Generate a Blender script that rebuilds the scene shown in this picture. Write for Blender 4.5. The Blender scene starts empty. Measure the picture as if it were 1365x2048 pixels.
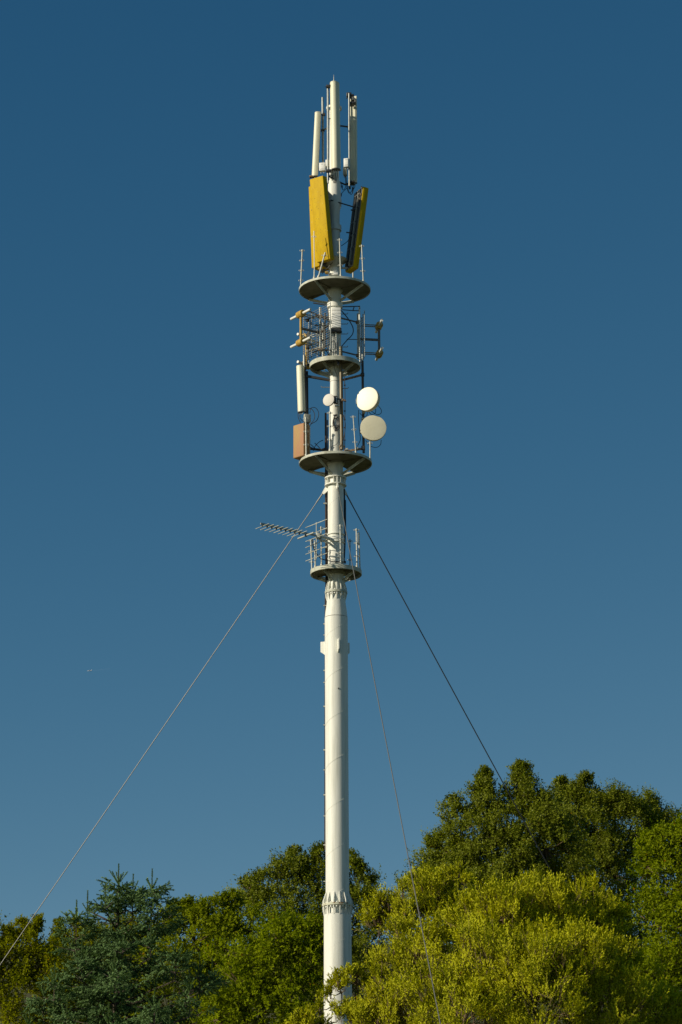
import bpy, bmesh, math, random
import numpy as np
from mathutils import Vector, Matrix

SC = bpy.context.scene
COL = SC.collection
rad = math.radians

# ------------------------------------------------------------------ camera
F_PX = 5700.0                      # focal length in photo pixels (photo 1365 x 2048)
CAM = Vector((0.135, -70.0, 1.6))
PITCH, ROLL = rad(17.0), rad(-0.29)
cam_data = bpy.data.cameras.new('camera')
cam_data.sensor_fit = 'VERTICAL'
cam_data.sensor_height = 36.0
cam_data.lens = F_PX / 2048.0 * 36.0
cam_data.clip_start = 0.5
cam_data.clip_end = 40000
cam = bpy.data.objects.new('camera', cam_data)
COL.objects.link(cam)
CROT = (Matrix.Rotation(rad(90) + PITCH, 3, 'X') @ Matrix.Rotation(ROLL, 3, 'Z'))
cam.matrix_world = Matrix.Translation(CAM) @ CROT.to_4x4()
SC.camera = cam

# ------------------------------------------------------------------ light
SUN_AZ = -64.0                     # degrees, seen from the mast: 0 = towards the camera, negative = left
SUN_EL = 24.0
a, e = rad(SUN_AZ), rad(SUN_EL)
TO_SUN = Vector((math.sin(a) * math.cos(e), -math.cos(a) * math.cos(e), math.sin(e)))
sun_d = bpy.data.lights.new('sun', 'SUN')
sun_d.energy = 4.6
sun_d.angle = rad(0.53)
sun_d.color = (1.0, 0.90, 0.72)
sun = bpy.data.objects.new('sun', sun_d)
COL.objects.link(sun)
sun.rotation_euler = TO_SUN.to_track_quat('Z', 'Y').to_euler()
sun.location = (-60, -60, 60)

SKY_FIT = ((1.066, 1.698), (1.351, 0.982), (1.505, 0.70))
world = bpy.data.worlds.new('World')
SC.world = world
world.use_nodes = True
wn = world.node_tree
wn.nodes.clear()
sky = wn.nodes.new('ShaderNodeTexSky')
sky.sky_type = 'NISHITA'
sky.sun_disc = False
sky.sun_elevation = rad(SUN_EL)
sky.sun_rotation = math.atan2(TO_SUN.x, TO_SUN.y)
sky.altitude = 1500
sky.air_density = 0.5
sky.dust_density = 0.5
sky.ozone_density = 3.0
# camera colour response of the deep evening blue: red falls faster than blue (applied to the whole sky alike)
sep = wn.nodes.new('ShaderNodeSeparateColor')
com = wn.nodes.new('ShaderNodeCombineColor')
bgn = wn.nodes.new('ShaderNodeBackground')
bgn.inputs['Strength'].default_value = 0.08
outw = wn.nodes.new('ShaderNodeOutputWorld')
wn.links.new(sky.outputs[0], sep.inputs[0])
for ch, (gain, pw) in enumerate(SKY_FIT):
    p_ = wn.nodes.new('ShaderNodeMath'); p_.operation = 'POWER'; p_.inputs[1].default_value = pw
    m_ = wn.nodes.new('ShaderNodeMath'); m_.operation = 'MULTIPLY'; m_.inputs[1].default_value = gain
    wn.links.new(sep.outputs[ch], p_.inputs[0]); wn.links.new(p_.outputs[0], m_.inputs[0])
    lim = wn.nodes.new('ShaderNodeMath'); lim.operation = 'MULTIPLY'; lim.inputs[1].default_value = 1.45      # no channel runs away near the sun
    mn = wn.nodes.new('ShaderNodeMath'); mn.operation = 'MINIMUM'
    wn.links.new(sep.outputs[ch], lim.inputs[0]); wn.links.new(lim.outputs[0], mn.inputs[1]); wn.links.new(m_.outputs[0], mn.inputs[0])
    wn.links.new(mn.outputs[0], com.inputs[ch])
wn.links.new(com.outputs[0], bgn.inputs[0])
wn.links.new(bgn.outputs[0], outw.inputs[0])

SC.view_settings.view_transform = 'Standard'
SC.view_settings.look = 'None'
SC.view_settings.exposure = 0.0
SC.view_settings.gamma = 1.0
SC.view_settings.use_curve_mapping = False
SC.render.engine = 'CYCLES'
SC.cycles.max_bounces = 6
SC.cycles.transparent_max_bounces = 8

# ------------------------------------------------------------------ measuring the photo
def ray(px, py):
    return CROT @ Vector(((px - 682.5) / F_PX, (1024.0 - py) / F_PX, -1.0))
def W(px, py, y=0.0):
    """point of the world seen at photo pixel (px, py), lying at distance coordinate y"""
    d = ray(px, py)
    return CAM + d * ((y - CAM.y) / d.y)
def Wz(px, py, z):
    d = ray(px, py)
    return CAM + d * ((z - CAM.z) / d.z)
def mpp(py, y=0.0):
    """metres per photo pixel at that height and distance"""
    return (W(683, py, y) - CAM).dot(CROT @ Vector((0, 0, -1))) / F_PX
def zt(py):
    return W(682.5, py, 0).z
def axx(py):
    return 668.4 + (py - 380) * 0.0051
def azdir(deg):
    return Vector((math.sin(rad(deg)), -math.cos(rad(deg)), 0))

# ------------------------------------------------------------------ materials
def mat(name, base, rough=0.6, metal=0.0, var=None, var_scale=4.0, bump=0.0, bump_scale=60.0, var_amt=0.5, stretch=(1, 1, 1), spec=0.5, ramp=None):
    m = bpy.data.materials.new(name)
    m.use_nodes = True
    nt = m.node_tree
    b = nt.nodes['Principled BSDF']
    b.inputs['Roughness'].default_value = rough
    b.inputs['Metallic'].default_value = metal
    b.inputs['Specular IOR Level'].default_value = spec
    b.inputs['Base Color'].default_value = (*base, 1)
    if var is not None:
        geo = nt.nodes.new('ShaderNodeNewGeometry')
        mp = nt.nodes.new('ShaderNodeMapping')
        mp.inputs['Scale'].default_value = stretch
        nz = nt.nodes.new('ShaderNodeTexNoise')
        nz.inputs['Scale'].default_value = var_scale
        nz.inputs['Detail'].default_value = 6
        nz.inputs['Roughness'].default_value = 0.65
        rp = nt.nodes.new('ShaderNodeValToRGB')
        rp.color_ramp.elements[0].position = 0.5 - 0.18 / max(var_amt, .05) * 0.5
        rp.color_ramp.elements[1].position = 0.5 + 0.2
        if ramp: rp.color_ramp.elements[0].position, rp.color_ramp.elements[1].position = ramp
        rp.color_ramp.elements[0].color = (*var, 1)
        rp.color_ramp.elements[1].color = (*base, 1)
        nt.links.new(geo.outputs['Position'], mp.inputs[0])
        nt.links.new(mp.outputs[0], nz.inputs['Vector'])
        nt.links.new(nz.outputs[0], rp.inputs[0])
        nt.links.new(rp.outputs[0], b.inputs['Base Color'])
    if bump:
        nb = nt.nodes.new('ShaderNodeTexNoise')
        nb.inputs['Scale'].default_value = bump_scale
        nb.inputs['Detail'].default_value = 4
        bp = nt.nodes.new('ShaderNodeBump')
        bp.inputs['Strength'].default_value = bump
        bp.inputs['Distance'].default_value = 0.01
        g2 = nt.nodes.new('ShaderNodeNewGeometry')
        nt.links.new(g2.outputs['Position'], nb.inputs['Vector'])
        nt.links.new(nb.outputs[0], bp.inputs['Height'])
        nt.links.new(bp.outputs[0], b.inputs['Normal'])
    return m

M = {}
M['paint'] = mat('mast_paint', (0.74, 0.74, 0.67), 0.55, var=(0.58, 0.58, 0.50), var_scale=5.5, stretch=(2.2, 2.2, .12), ramp=(.30, .52), bump=.15, bump_scale=25)
M['deck'] = mat('platform_paint', (0.62, 0.64, 0.54), 0.6, var=(0.36, 0.36, 0.28), var_scale=5, var_amt=.8)
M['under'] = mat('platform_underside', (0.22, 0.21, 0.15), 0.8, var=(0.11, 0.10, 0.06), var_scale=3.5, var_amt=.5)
M['radome'] = mat('cream_radome', (0.78, 0.76, 0.58), 0.5, var=(0.68, 0.65, 0.48), var_scale=3, stretch=(1, 1, .3))
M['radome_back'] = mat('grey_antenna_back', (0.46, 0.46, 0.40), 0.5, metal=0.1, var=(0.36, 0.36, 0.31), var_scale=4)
M['box'] = mat('white_box_paint', (0.80, 0.80, 0.76), 0.5)
M['dish'] = mat('dish_radome', (0.86, 0.84, 0.66), 0.45, var=(0.78, 0.76, 0.60), var_scale=3)
M['dish_grey'] = mat('dish_radome_dull', (0.78, 0.73, 0.54), 0.6, var=(0.70, 0.65, 0.47), var_scale=3)
M['dish_small'] = mat('small_dish_cover', (0.62, 0.59, 0.53), 0.6)
M['galv'] = mat('galvanised_steel', (0.36, 0.38, 0.36), 0.5, metal=0.55, var=(0.25, 0.26, 0.24), var_scale=14)
M['galv_w'] = mat('pale_galvanised_steel', (0.56, 0.57, 0.50), 0.55, metal=0.2, var=(0.38, 0.38, 0.33), var_scale=18)
M['dark'] = mat('dark_steel', (0.055, 0.055, 0.055), 0.55, metal=0.3)
M['black'] = mat('black_cable', (0.012, 0.012, 0.013), 0.5)
M['rust'] = mat('rusty_steel', (0.34, 0.29, 0.20), 0.75, metal=0.1, var=(0.16, 0.08, 0.04), var_scale=16, var_amt=.8)
M['brown_pipe'] = mat('weathered_pipe', (0.20, 0.17, 0.10), 0.45, metal=0.3, var=(0.11, 0.08, 0.045), var_scale=5, stretch=(2, 2, .5))
M['brown_cable'] = mat('brown_cable_duct', (0.05, 0.028, 0.018), 0.8, var=(0.015, 0.012, 0.01), var_scale=8)
M['tan'] = mat('tan_fibreglass', (0.54, 0.37, 0.06), 0.55, spec=.25, var=(0.33, 0.18, 0.045), var_scale=14)
M['orange'] = mat('faded_orange_fibreglass', (0.38, 0.155, 0.10), 0.7, var=(0.36, 0.23, 0.07), var_scale=2.2, stretch=(2, 2, .6), bump=.1)
M['wire'] = mat('steel_guy_rope', (0.17, 0.17, 0.155), 0.5, metal=0.3)
M['far_white'] = mat('hazy_white', (0.42, 0.44, 0.46), 0.6)
M['white'] = mat('white_plastic', (0.72, 0.72, 0.66), 0.5)
M['grey_steel'] = mat('dark_grey_steel', (0.16, 0.16, 0.15), 0.6, metal=.3)  # even dark grey, between the galvanised and the dark steel
M['bark'] = mat('bark', (0.09, 0.07, 0.05), 0.9, var=(0.04, 0.03, 0.022), var_scale=9, bump=.5)
M['twig'] = mat('reddish_twig', (0.13, 0.085, 0.04), 0.85)
M['rustflange'] = mat('flange_paint_with_rust', (0.60, 0.60, 0.46), 0.6, var=(0.22, 0.11, 0.03), var_scale=7, ramp=(.40, .47))

def yellow_mat():
    m = mat('yellow_weathered_fibreglass', (0.60, 0.40, 0.001), 0.6, spec=.15, var=(0.46, 0.29, 0.001), var_scale=4, stretch=(1.5, 1.5, .5), bump=.2, bump_scale=40)
    nt = m.node_tree
    b = nt.nodes['Principled BSDF']
    src = b.inputs['Base Color'].links[0].from_socket
    g = nt.nodes.new('ShaderNodeNewGeometry')
    for sc_, thr, colr in ((24, .71, (0.16, 0.12, 0.02, 1)), (33, .76, (0.75, 0.66, 0.35, 1))):
        nz = nt.nodes.new('ShaderNodeTexNoise'); nz.inputs['Scale'].default_value = sc_; nz.inputs['Detail'].default_value = 2
        rp = nt.nodes.new('ShaderNodeValToRGB')
        rp.color_ramp.elements[0].position = thr - .03; rp.color_ramp.elements[1].position = thr
        mx = nt.nodes.new('ShaderNodeMix'); mx.data_type = 'RGBA'
        mx.inputs['B'].default_value = colr
        nt.links.new(g.outputs['Position'], nz.inputs['Vector'])
        nt.links.new(nz.outputs[0], rp.inputs[0])
        nt.links.new(rp.outputs[0], mx.inputs['Factor'])
        nt.links.new(src, mx.inputs['A'])
        src = mx.outputs['Result']
    nt.links.new(src, b.inputs['Base Color'])
    return m
M['yellow'] = yellow_mat()

def leaf_mat(name, c_dark, c_light, c_back, trans=0.35, rough=0.45, odd=None, spec=.35):
    """leaf: colour by the leaf's own tint value, paler underside, light shining through"""
    m = bpy.data.materials.new(name); m.use_nodes = True
    nt = m.node_tree; nt.nodes.clear()
    out = nt.nodes.new('ShaderNodeOutputMaterial')
    at = nt.nodes.new('ShaderNodeAttribute'); at.attribute_name = 'tint'
    rp = nt.nodes.new('ShaderNodeValToRGB')
    rp.color_ramp.elements[0].position = 0.0; rp.color_ramp.elements[0].color = (*c_dark, 1)
    rp.color_ramp.elements[1].position = 0.9; rp.color_ramp.elements[1].color = (*c_light, 1)
    if odd:
        el = rp.color_ramp.elements.new(0.965); el.color = (*c_light, 1)
        el = rp.color_ramp.elements.new(0.985); el.color = (*odd, 1)
    geo = nt.nodes.new('ShaderNodeNewGeometry')
    mx = nt.nodes.new('ShaderNodeMix'); mx.data_type = 'RGBA'
    mul = nt.nodes.new('ShaderNodeMath'); mul.operation = 'MULTIPLY'; mul.inputs[1].default_value = 0.75
    mx.inputs['B'].default_value = (*c_back, 1)
    pb = nt.nodes.new('ShaderNodeBsdfPrincipled')
    pb.inputs['Roughness'].default_value = rough
    pb.inputs['Specular IOR Level'].default_value = spec
    tr = nt.nodes.new('ShaderNodeBsdfTranslucent')
    tmul = nt.nodes.new('ShaderNodeMix'); tmul.data_type = 'RGBA'; tmul.blend_type = 'MULTIPLY'
    tmul.inputs['Factor'].default_value = 1
    tmul.inputs['B'].default_value = (1.3, 1.25, 0.5, 1)
    ms = nt.nodes.new('ShaderNodeMixShader'); ms.inputs[0].default_value = trans
    L = nt.links.new
    L(at.outputs['Fac'], rp.inputs[0]); L(rp.outputs[0], mx.inputs['A'])
    L(geo.outputs['Backfacing'], mul.inputs[0]); L(mul.outputs[0], mx.inputs['Factor'])
    L(mx.outputs['Result'], pb.inputs['Base Color'])
    L(rp.outputs[0], tmul.inputs['A']); L(tmul.outputs['Result'], tr.inputs['Color'])
    L(pb.outputs[0], ms.inputs[1]); L(tr.outputs[0], ms.inputs[2]); L(ms.outputs[0], out.inputs[0])
    return m
LM = {
    'willow': leaf_mat('sallow_leaf', (0.095, 0.130, 0.000), (0.430, 0.425, 0.002), (0.66, 0.66, 0.03), .40, .5, odd=(0.30, 0.12, 0.01), spec=.03),
    'dark': leaf_mat('dark_leaf', (0.062, 0.092, 0.001), (0.205, 0.245, 0.006), (0.23, 0.26, 0.02), .40, .45, odd=(0.26, 0.12, 0.01), spec=.12),
    'mid': leaf_mat('green_leaf', (0.068, 0.110, 0.000), (0.275, 0.335, 0.002), (0.26, 0.30, 0.008), .46, .5, odd=(0.34, 0.14, 0.01), spec=.04),
    'bright': leaf_mat('bright_green_leaf', (0.074, 0.122, 0.000), (0.285, 0.355, 0.002), (0.26, 0.31, 0.008), .48, .5, odd=(0.36, 0.14, 0.01), spec=.04),
    'yellow': leaf_mat('yellowing_leaf', (0.090, 0.120, 0.000), (0.310, 0.325, 0.000), (0.26, 0.28, 0.002), .46, .5, odd=(0.36, 0.17, 0.01), spec=.04),
    'needle': leaf_mat('blue_green_needle', (0.046, 0.100, 0.034), (0.235, 0.360, 0.135), (0.12, 0.20, 0.07), .15, .6, odd=(0.33, 0.30, 0.04), spec=.08),
}
M['wire_shaded'] = mat('shaded_guy_rope', (0.045, 0.045, 0.042), 0.5, metal=0.2)  # darker copy of the rope steel: its unlit side is put into the colour

# ------------------------------------------------------------------ objects
def link(o, parent=None, mw=None):
    COL.objects.link(o)
    if parent is not None:
        o.parent = parent
        o.matrix_parent_inverse = parent_world(parent).inverted()
    return o
PW = {}
def parent_world(p):
    return PW.get(p.name, Matrix.Identity(4))
def tag(o, label=None, cat=None, group=None, kind=None):
    if label: o['label'] = label
    if cat: o['category'] = cat
    if group: o['group'] = group
    if kind: o['kind'] = kind
    return o
def thing(name, loc, label, cat, group=None):
    o = bpy.data.objects.new(name, None)
    o.empty_display_size = 0.1
    o.location = loc
    COL.objects.link(o)
    PW[o.name] = Matrix.Translation(Vector(loc))
    return tag(o, label, cat, group)

class MB:
    def __init__(s): s.v = []; s.f = []
    def add(s, vs, fs):
        k = len(s.v); s.v += [tuple(p) for p in vs]; s.f += [tuple(i + k for i in f) for f in fs]; return s
    def tube(s, p0, p1, r0, r1=None, n=8, caps=True):
        if r1 is None: r1 = r0
        p0, p1 = Vector(p0), Vector(p1)
        d = (p1 - p0).normalized()
        u = d.orthogonal().normalized(); w = d.cross(u)
        vs = []
        for p, r in ((p0, r0), (p1, r1)):
            for i in range(n):
                t = 2 * math.pi * i / n
                vs.append(p + (u * math.cos(t) + w * math.sin(t)) * r)
        fs = [(i, (i + 1) % n, n + (i + 1) % n, n + i) for i in range(n)]
        if caps: fs += [tuple(range(n))[::-1], tuple(range(n, 2 * n))]
        return s.add(vs, fs)
    def path(s, pts, r, n=6, closed=False, r1=None):
        pts = [Vector(p) for p in pts]
        N = len(pts); vs = []; fs = []
        u = None
        for i, p in enumerate(pts):
            a_ = pts[i - 1] if (i or closed) else p
            b_ = pts[(i + 1) % N] if (i < N - 1 or closed) else p
            d = (b_ - a_).normalized()
            u = (u - d * u.dot(d)).normalized() if u is not None and (u - d * u.dot(d)).length > 1e-5 else d.orthogonal().normalized()
            w = d.cross(u)
            rr = r if r1 is None else r + (r1 - r) * i / (N - 1)
            for k in range(n):
                t = 2 * math.pi * k / n
                vs.append(p + (u * math.cos(t) + w * math.sin(t)) * rr)
        for i in range(N if closed else N - 1):
            j = (i + 1) % N
            for k in range(n):
                fs.append((i * n + k, i * n + (k + 1) % n, j * n + (k + 1) % n, j * n + k))
        if not closed:
            fs += [tuple(range(n))[::-1], tuple((N - 1) * n + k for k in range(n))]
        return s.add(vs, fs)
    def lathe(s, prof, cx=0, cy=0, n=48, a0=0.0, a1=2 * math.pi, closed_prof=False):
        """prof: (radius, z) list"""
        full = abs(a1 - a0 - 2 * math.pi) < 1e-6
        m = n if full else n + 1
        vs = []; P = len(prof)
        for i in range(m):
            t = a0 + (a1 - a0) * i / n
            for r, z in prof: vs.append((cx + r * math.sin(t), cy - r * math.cos(t), z))
        fs = []
        for i in range(n):
            j = (i + 1) % m
            for k in range(P if closed_prof else P - 1):
                l = (k + 1) % P
                fs.append((i * P + k, j * P + k, j * P + l, i * P + l))
        if not full and closed_prof:
            fs += [tuple(range(P)), tuple((m - 1) * P + k for k in range(P))[::-1]]
        return s.add(vs, fs)
    def box(s, c, sx, sy, sz, U=None, V=None, Wv=None):
        U = U or Vector((1, 0, 0)); V = V or Vector((0, 1, 0)); Wv = Wv or Vector((0, 0, 1))
        c = Vector(c); vs = []
        for k in (-.5, .5):
            for j in (-.5, .5):
                for i in (-.5, .5):
                    vs.append(c + U * sx * i + V * sy * j + Wv * sz * k)
        return s.add(vs, [(0, 2, 3, 1), (4, 5, 7, 6), (0, 1, 5, 4), (2, 6, 7, 3), (0, 4, 6, 2), (1, 3, 7, 5)])
    def prism(s, prof, p0, p1, U, V, taper=1.0):
        """prof: (u, v) outline swept from p0 to p1"""
        n = len(prof); vs = []
        for p, k in ((Vector(p0), 1.0), (Vector(p1), taper)):
            for u_, v_ in prof: vs.append(p + U * u_ * k + V * v_ * k)
        fs = [(i, (i + 1) % n, n + (i + 1) % n, n + i) for i in range(n)]
        fs += [tuple(range(n))[::-1], tuple(range(n, 2 * n))]
        return s.add(vs, fs)
    def build(s, name, m, parent=None, bevel=0.0, smooth=40, seg=2, label=None):
        me = bpy.data.meshes.new(name)
        me.from_pydata(s.v, [], s.f)
        bm = bmesh.new(); bm.from_mesh(me)
        bmesh.ops.recalc_face_normals(bm, faces=bm.faces)
        if bevel:
            bmesh.ops.bevel(bm, geom=list(bm.edges), offset=bevel, segments=seg, profile=.5, affect='EDGES')
        bm.to_mesh(me); bm.free()
        me.materials.append(M[m] if isinstance(m, str) else m)
        if smooth:
            me.shade_smooth(); me.set_sharp_from_angle(angle=rad(smooth))
        o = bpy.data.objects.new(name, me)
        link(o, parent)
        if parent is not None: PW[o.name] = Matrix.Identity(4)
        if label: o['label'] = label
        return o

def curve_pts(pts, n=10):
    """smooth path through the points (Catmull-Rom)"""
    P = [Vector(p) for p in pts]; P = [P[0] * 2 - P[1]] + P + [P[-1] * 2 - P[-2]]
    out = []
    for i in range(1, len(P) - 2):
        for k in range(n):
            t = k / n
            out.append(0.5 * ((2 * P[i]) + (P[i + 1] - P[i - 1]) * t + (2 * P[i - 1] - 5 * P[i] + 4 * P[i + 1] - P[i + 2]) * t * t
                       + (3 * P[i] - P[i - 1] - 3 * P[i + 1] + P[i + 2]) * t ** 3))
    out.append(P[-2]); return out

# ------------------------------------------------------------------ ground
def noise2(x, y):
    return (math.sin(x * .11 + 1.3) * math.cos(y * .09 - .4) + .5 * math.sin(x * .27 - y * .21) + .25 * math.sin(x * .61 + y * .53))
g = MB()
N = 72
def gco(i):                                      # finer near the mast
    t = (i / N - .5) * 2
    return math.copysign(abs(t) ** 2.6, t) * 9000
vs = []
for j in range(N + 1):
    for i in range(N + 1):
        x, y = gco(i), gco(j)
        d = math.hypot(x, y)
        h = 0.12 * noise2(x, y) * min(1, d / 20) if d < 400 else 0
        q = min(max((y - 20) / 45, 0), 1); h += 24 * q * q * (3 - 2 * q) * (1 if abs(x) < 400 else max(0, 1 - (abs(x) - 400) / 2000)) * (1 if y < 300 else max(0, 1 - (y - 300) / 2000))
        vs.append((x, y, h - .15))
g.add(vs, [(j * (N + 1) + i, j * (N + 1) + i + 1, (j + 1) * (N + 1) + i + 1, (j + 1) * (N + 1) + i) for j in range(N) for i in range(N)])
M['grass'] = mat('meadow_grass', (0.045, 0.060, 0.014), 0.95, var=(0.060, 0.055, 0.020), var_scale=.35, bump=.6, bump_scale=20)
tag(g.build('ground', 'grass'), 'rough green meadow under the mast and the trees', kind='structure')

# ------------------------------------------------------------------ mast
mast = thing('radio_mast', (0, 0, 0), 'tall off-white tubular steel mast with four round platforms, held by guy ropes', 'radio mast')

def R(half, py): return half * mpp(py)
def section(prof, name='pole_section', m='paint', n=64):
    return MB().lathe([(R(h, y), zt(y)) for y, h in prof], n=n).build(name, m, mast)

# pole, from the ground up
z_low = zt(1830)
MB().lathe([(R(28.2, 1900) * 1.08, 0), (R(27.5, 1830), z_low)], n=64).build('pole_section', 'paint', mast)
section([(1829, 23.6), (1809, 23.6)])
section([(1809, 23.6), (1500, 23.0), (1236, 23.0)])
section([(1235, 22.6), (1222, 21.4), (1209, 19.2), (1187, 17.5)], 'reducer_cone')
section([(1187, 15.9), (1000, 15.7), (972, 15.6)])
section([(972, 15.6), (952, 15.4), (900, 14.2), (856, 12.0), (800, 10.6), (763, 9.8)])
section([(762.5, 9.9), (740, 11.0), (700, 12.2), (616, 12.6)])
section([(615.5, 13.2), (576, 12.8), (520, 11.6), (463, 11.2)])
section([(462.5, 10.6), (440, 10.4), (421, 11.0), (412, 14.3), (402, 14.6), (395, 13.2), (366, 12.2), (362, 11.0), (361, 4)])
section([(362, 9.6), (218, 9.0), (217, 2)])
section([(218, 2.2), (170, 1.6)], 'top_tube', 'galv_w', 12)
MB().tube((0, 0, zt(172)), (0, 0, zt(149)), .022, .003, 8).build('lightning_rod', 'galv_w', mast)
for y0, hw, th in ((1212, 21.8, 3), (763, 10.6, 1.4), (702, 12.9, 2), (612, 15.4, 9), (457, 13.9, 10), (217, 15.5, 4), (1079, 17.0, 5), (1118, 16.8, 2)):
    if y0 == 1212: continue
    MB().lathe([(R(hw * .8, y0), zt(y0 + th / 2)), (R(hw, y0), zt(y0 + th / 2)), (R(hw, y0), zt(y0 - th / 2)), (R(hw * .8, y0), zt(y0 - th / 2))], n=48, closed_prof=True).build('collar', 'paint', mast)

def helix(y_top, y_bot, half_top, half_bot, pitch=1.12, ph=0.0):
    z0, z1 = zt(y_bot), zt(y_top); pts = []
    n = int((z1 - z0) / pitch * 40)
    for i in range(n + 1):
        z = z0 + (z1 - z0) * i / n
        r = (R(half_bot, y_bot) + (R(half_top, y_top) - R(half_bot, y_bot)) * i / n)
        t = ph + (z - z0) / pitch * 2 * math.pi
        pts.append((r * math.sin(t), -r * math.cos(t), z))
    MB().path(pts, .0040, 5).build('weld_seam', 'paint', mast)
helix(1240, 1786, 22.95, 23.5, 1.12, 0.2)
helix(1832, 2048, 27.5, 28.0, 1.25, 2.9)
helix(975, 1062, 15.6, 15.7, .95, 1.0)

def bolted_flange(y_c, half_out, half_pole_up, half_pole_dn, y_gt, y_gb, n_g=14, ph=0.0, m='rustflange'):
    ro = R(half_out, y_c); th = .028
    z = zt(y_c)
    fl = MB().lathe([(R(half_pole_dn, y_c) * .95, z - th), (ro, z - th), (ro, z - .003), (ro - .006, z), (ro, z + .003), (ro, z + th), (R(half_pole_dn, y_c) * .95, z + th)], n=64, closed_prof=True).build('flange', m, mast)
    for k in range(n_g):
        d = azdir(ph + 360.0 * k / n_g); t = Vector((-d.y, d.x, 0))
        for up in (1, -1):
            hw = .012; zz = zt(y_gt if up == 1 else y_gb)
            rp = R(half_pole_up if up == 1 else half_pole_dn, y_c) - .012
            b0, b1, tp = d * rp + Vector((0, 0, z + th * up)), d * (ro - .012) + Vector((0, 0, z + th * up)), d * (rp + .016) + Vector((0, 0, zz))
            tpi = d * rp + Vector((0, 0, zz))
            edge = d * (ro - .012) + Vector((0, 0, z + (th + .07) * up))
            pr = [b0, b1, edge, tp, tpi]
            MB().add([p + t * hw for p in pr] + [p - t * hw for p in pr],
                     [(0, 1, 2, 3, 4), (9, 8, 7, 6, 5)] + [(i, (i + 1) % 5, 5 + (i + 1) % 5, 5 + i) for i in range(5)]).build('gusset', 'paint', fl, smooth=None)
        d2 = azdir(ph + 360.0 * (k + .5) / n_g)
        c = d2 * (ro - .055)
        MB().tube(c + Vector((0, 0, z - th - .048)), c + Vector((0, 0, z - th)), .030, None, 8).build('bolt', 'white', fl)
        MB().tube(c + Vector((0, 0, z + th)), c + Vector((0, 0, z + th + .030)), .024, None, 6).build('nut', 'white', fl)
bolted_flange(1811, 31.2, 23.6, 27.2, 1786, 1833, 14, 10)
bolted_flange(1185.5, 22.6, 15.9, 17.0, 1160, 1207, 14, 4, 'deck')

# guy attachment collar below the third platform: two rings, stiffeners and three ear plates
GUY_AZ = {'front': 9.0, 'left': -111.0, 'right': 129.0}
zc0, zc1 = zt(971), zt(957)
for zz in (zc0, zc1):
    MB().lathe([(R(15, 965), zz - .014), (R(21.8, 965), zz - .014), (R(21.8, 965), zz + .014), (R(15, 965), zz + .014)], n=56, closed_prof=True).build('guy_collar_ring', 'paint', mast)
for k in range(9):
    d = azdir(-91 + 40 * k); t = Vector((-d.y, d.x, 0))
    MB().box(d * R(18.3, 965) + Vector((0, 0, (zc0 + zc1) / 2)), R(6, 965), .016, zc1 - zc0 - .03, d, t).build('collar_stiffener', 'paint', mast, smooth=None)
GUY_P = {}
for k, az in GUY_AZ.items():
    d = azdir(az); t = Vector((-d.y, d.x, 0))
    r0, r1 = R(15.4, 965), R(29, 965)
    pr = [d * r0 + Vector((0, 0, zc1 - .016)), d * R(21, 965) + Vector((0, 0, zc1 - .016)), d * R(21.5, 965) + Vector((0, 0, zc0)),
          d * r1 + Vector((0, 0, zt(983))), d * (r1 - .05) + Vector((0, 0, zt(986))), d * r0 + Vector((0, 0, zt(979)))]
    n = len(pr)
    MB().add([p + t * .018 for p in pr] + [p - t * .018 for p in pr],
             [tuple(range(n)), tuple(range(2 * n - 1, n - 1, -1))] + [(i, (i + 1) % n, n + (i + 1) % n, n + i) for i in range(n)]).build('guy_ear', 'paint', mast, smooth=None)
    GUY_P[k] = d * (r1 - .02) + Vector((0, 0, zt(983.5)))
# spare fins on the wide lower pole
for az in (9, -111, 129):
    d = azdir(az); t = Vector((-d.y, d.x, 0))
    r0, r1 = R(22.6, 1290), R(33.6, 1290)
    zA, zB, zC = zt(1281), zt(1301), zt(1309)
    if az == 9: zA, zB, zC = zt(1284), zt(1305), zt(1311)
    pr = [d * r0 + Vector((0, 0, zA)), d * r1 + Vector((0, 0, zA)), d * r1 + Vector((0, 0, zB)), d * r0 + Vector((0, 0, zC))]
    MB().add([p + t * .013 for p in pr] + [p - t * .013 for p in pr], [(0, 1, 2, 3), (7, 6, 5, 4), (0, 4, 5, 1), (1, 5, 6, 2), (2, 6, 7, 3), (3, 7, 4, 0)]).build('fin_plate', 'paint', mast, smooth=None)
MB().box(azdir(10) * R(23.2, 1382) + Vector((0, 0, zt(1382))), .03, .02, .035).build('small_hatch_mark', 'dark', mast)

# climbing pegs
def peg(px0, py, px1, behind=.08, up=5):
    p0, p1 = W(px0, py, behind), W(px1, py, behind)
    MB().path([p0, p1, p1 + Vector((math.copysign(.02, px1 - px0), 0, up * .007))], .010, 6).build('step_peg', 'galv', mast)
    
for y in (628, 648, 668, 694): peg(681, y, 695)
peg(661, 640, 650); peg(661, 664, 650)
peg(664, 774.5, 644, .05); peg(680, 777, 696, .05)

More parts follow.
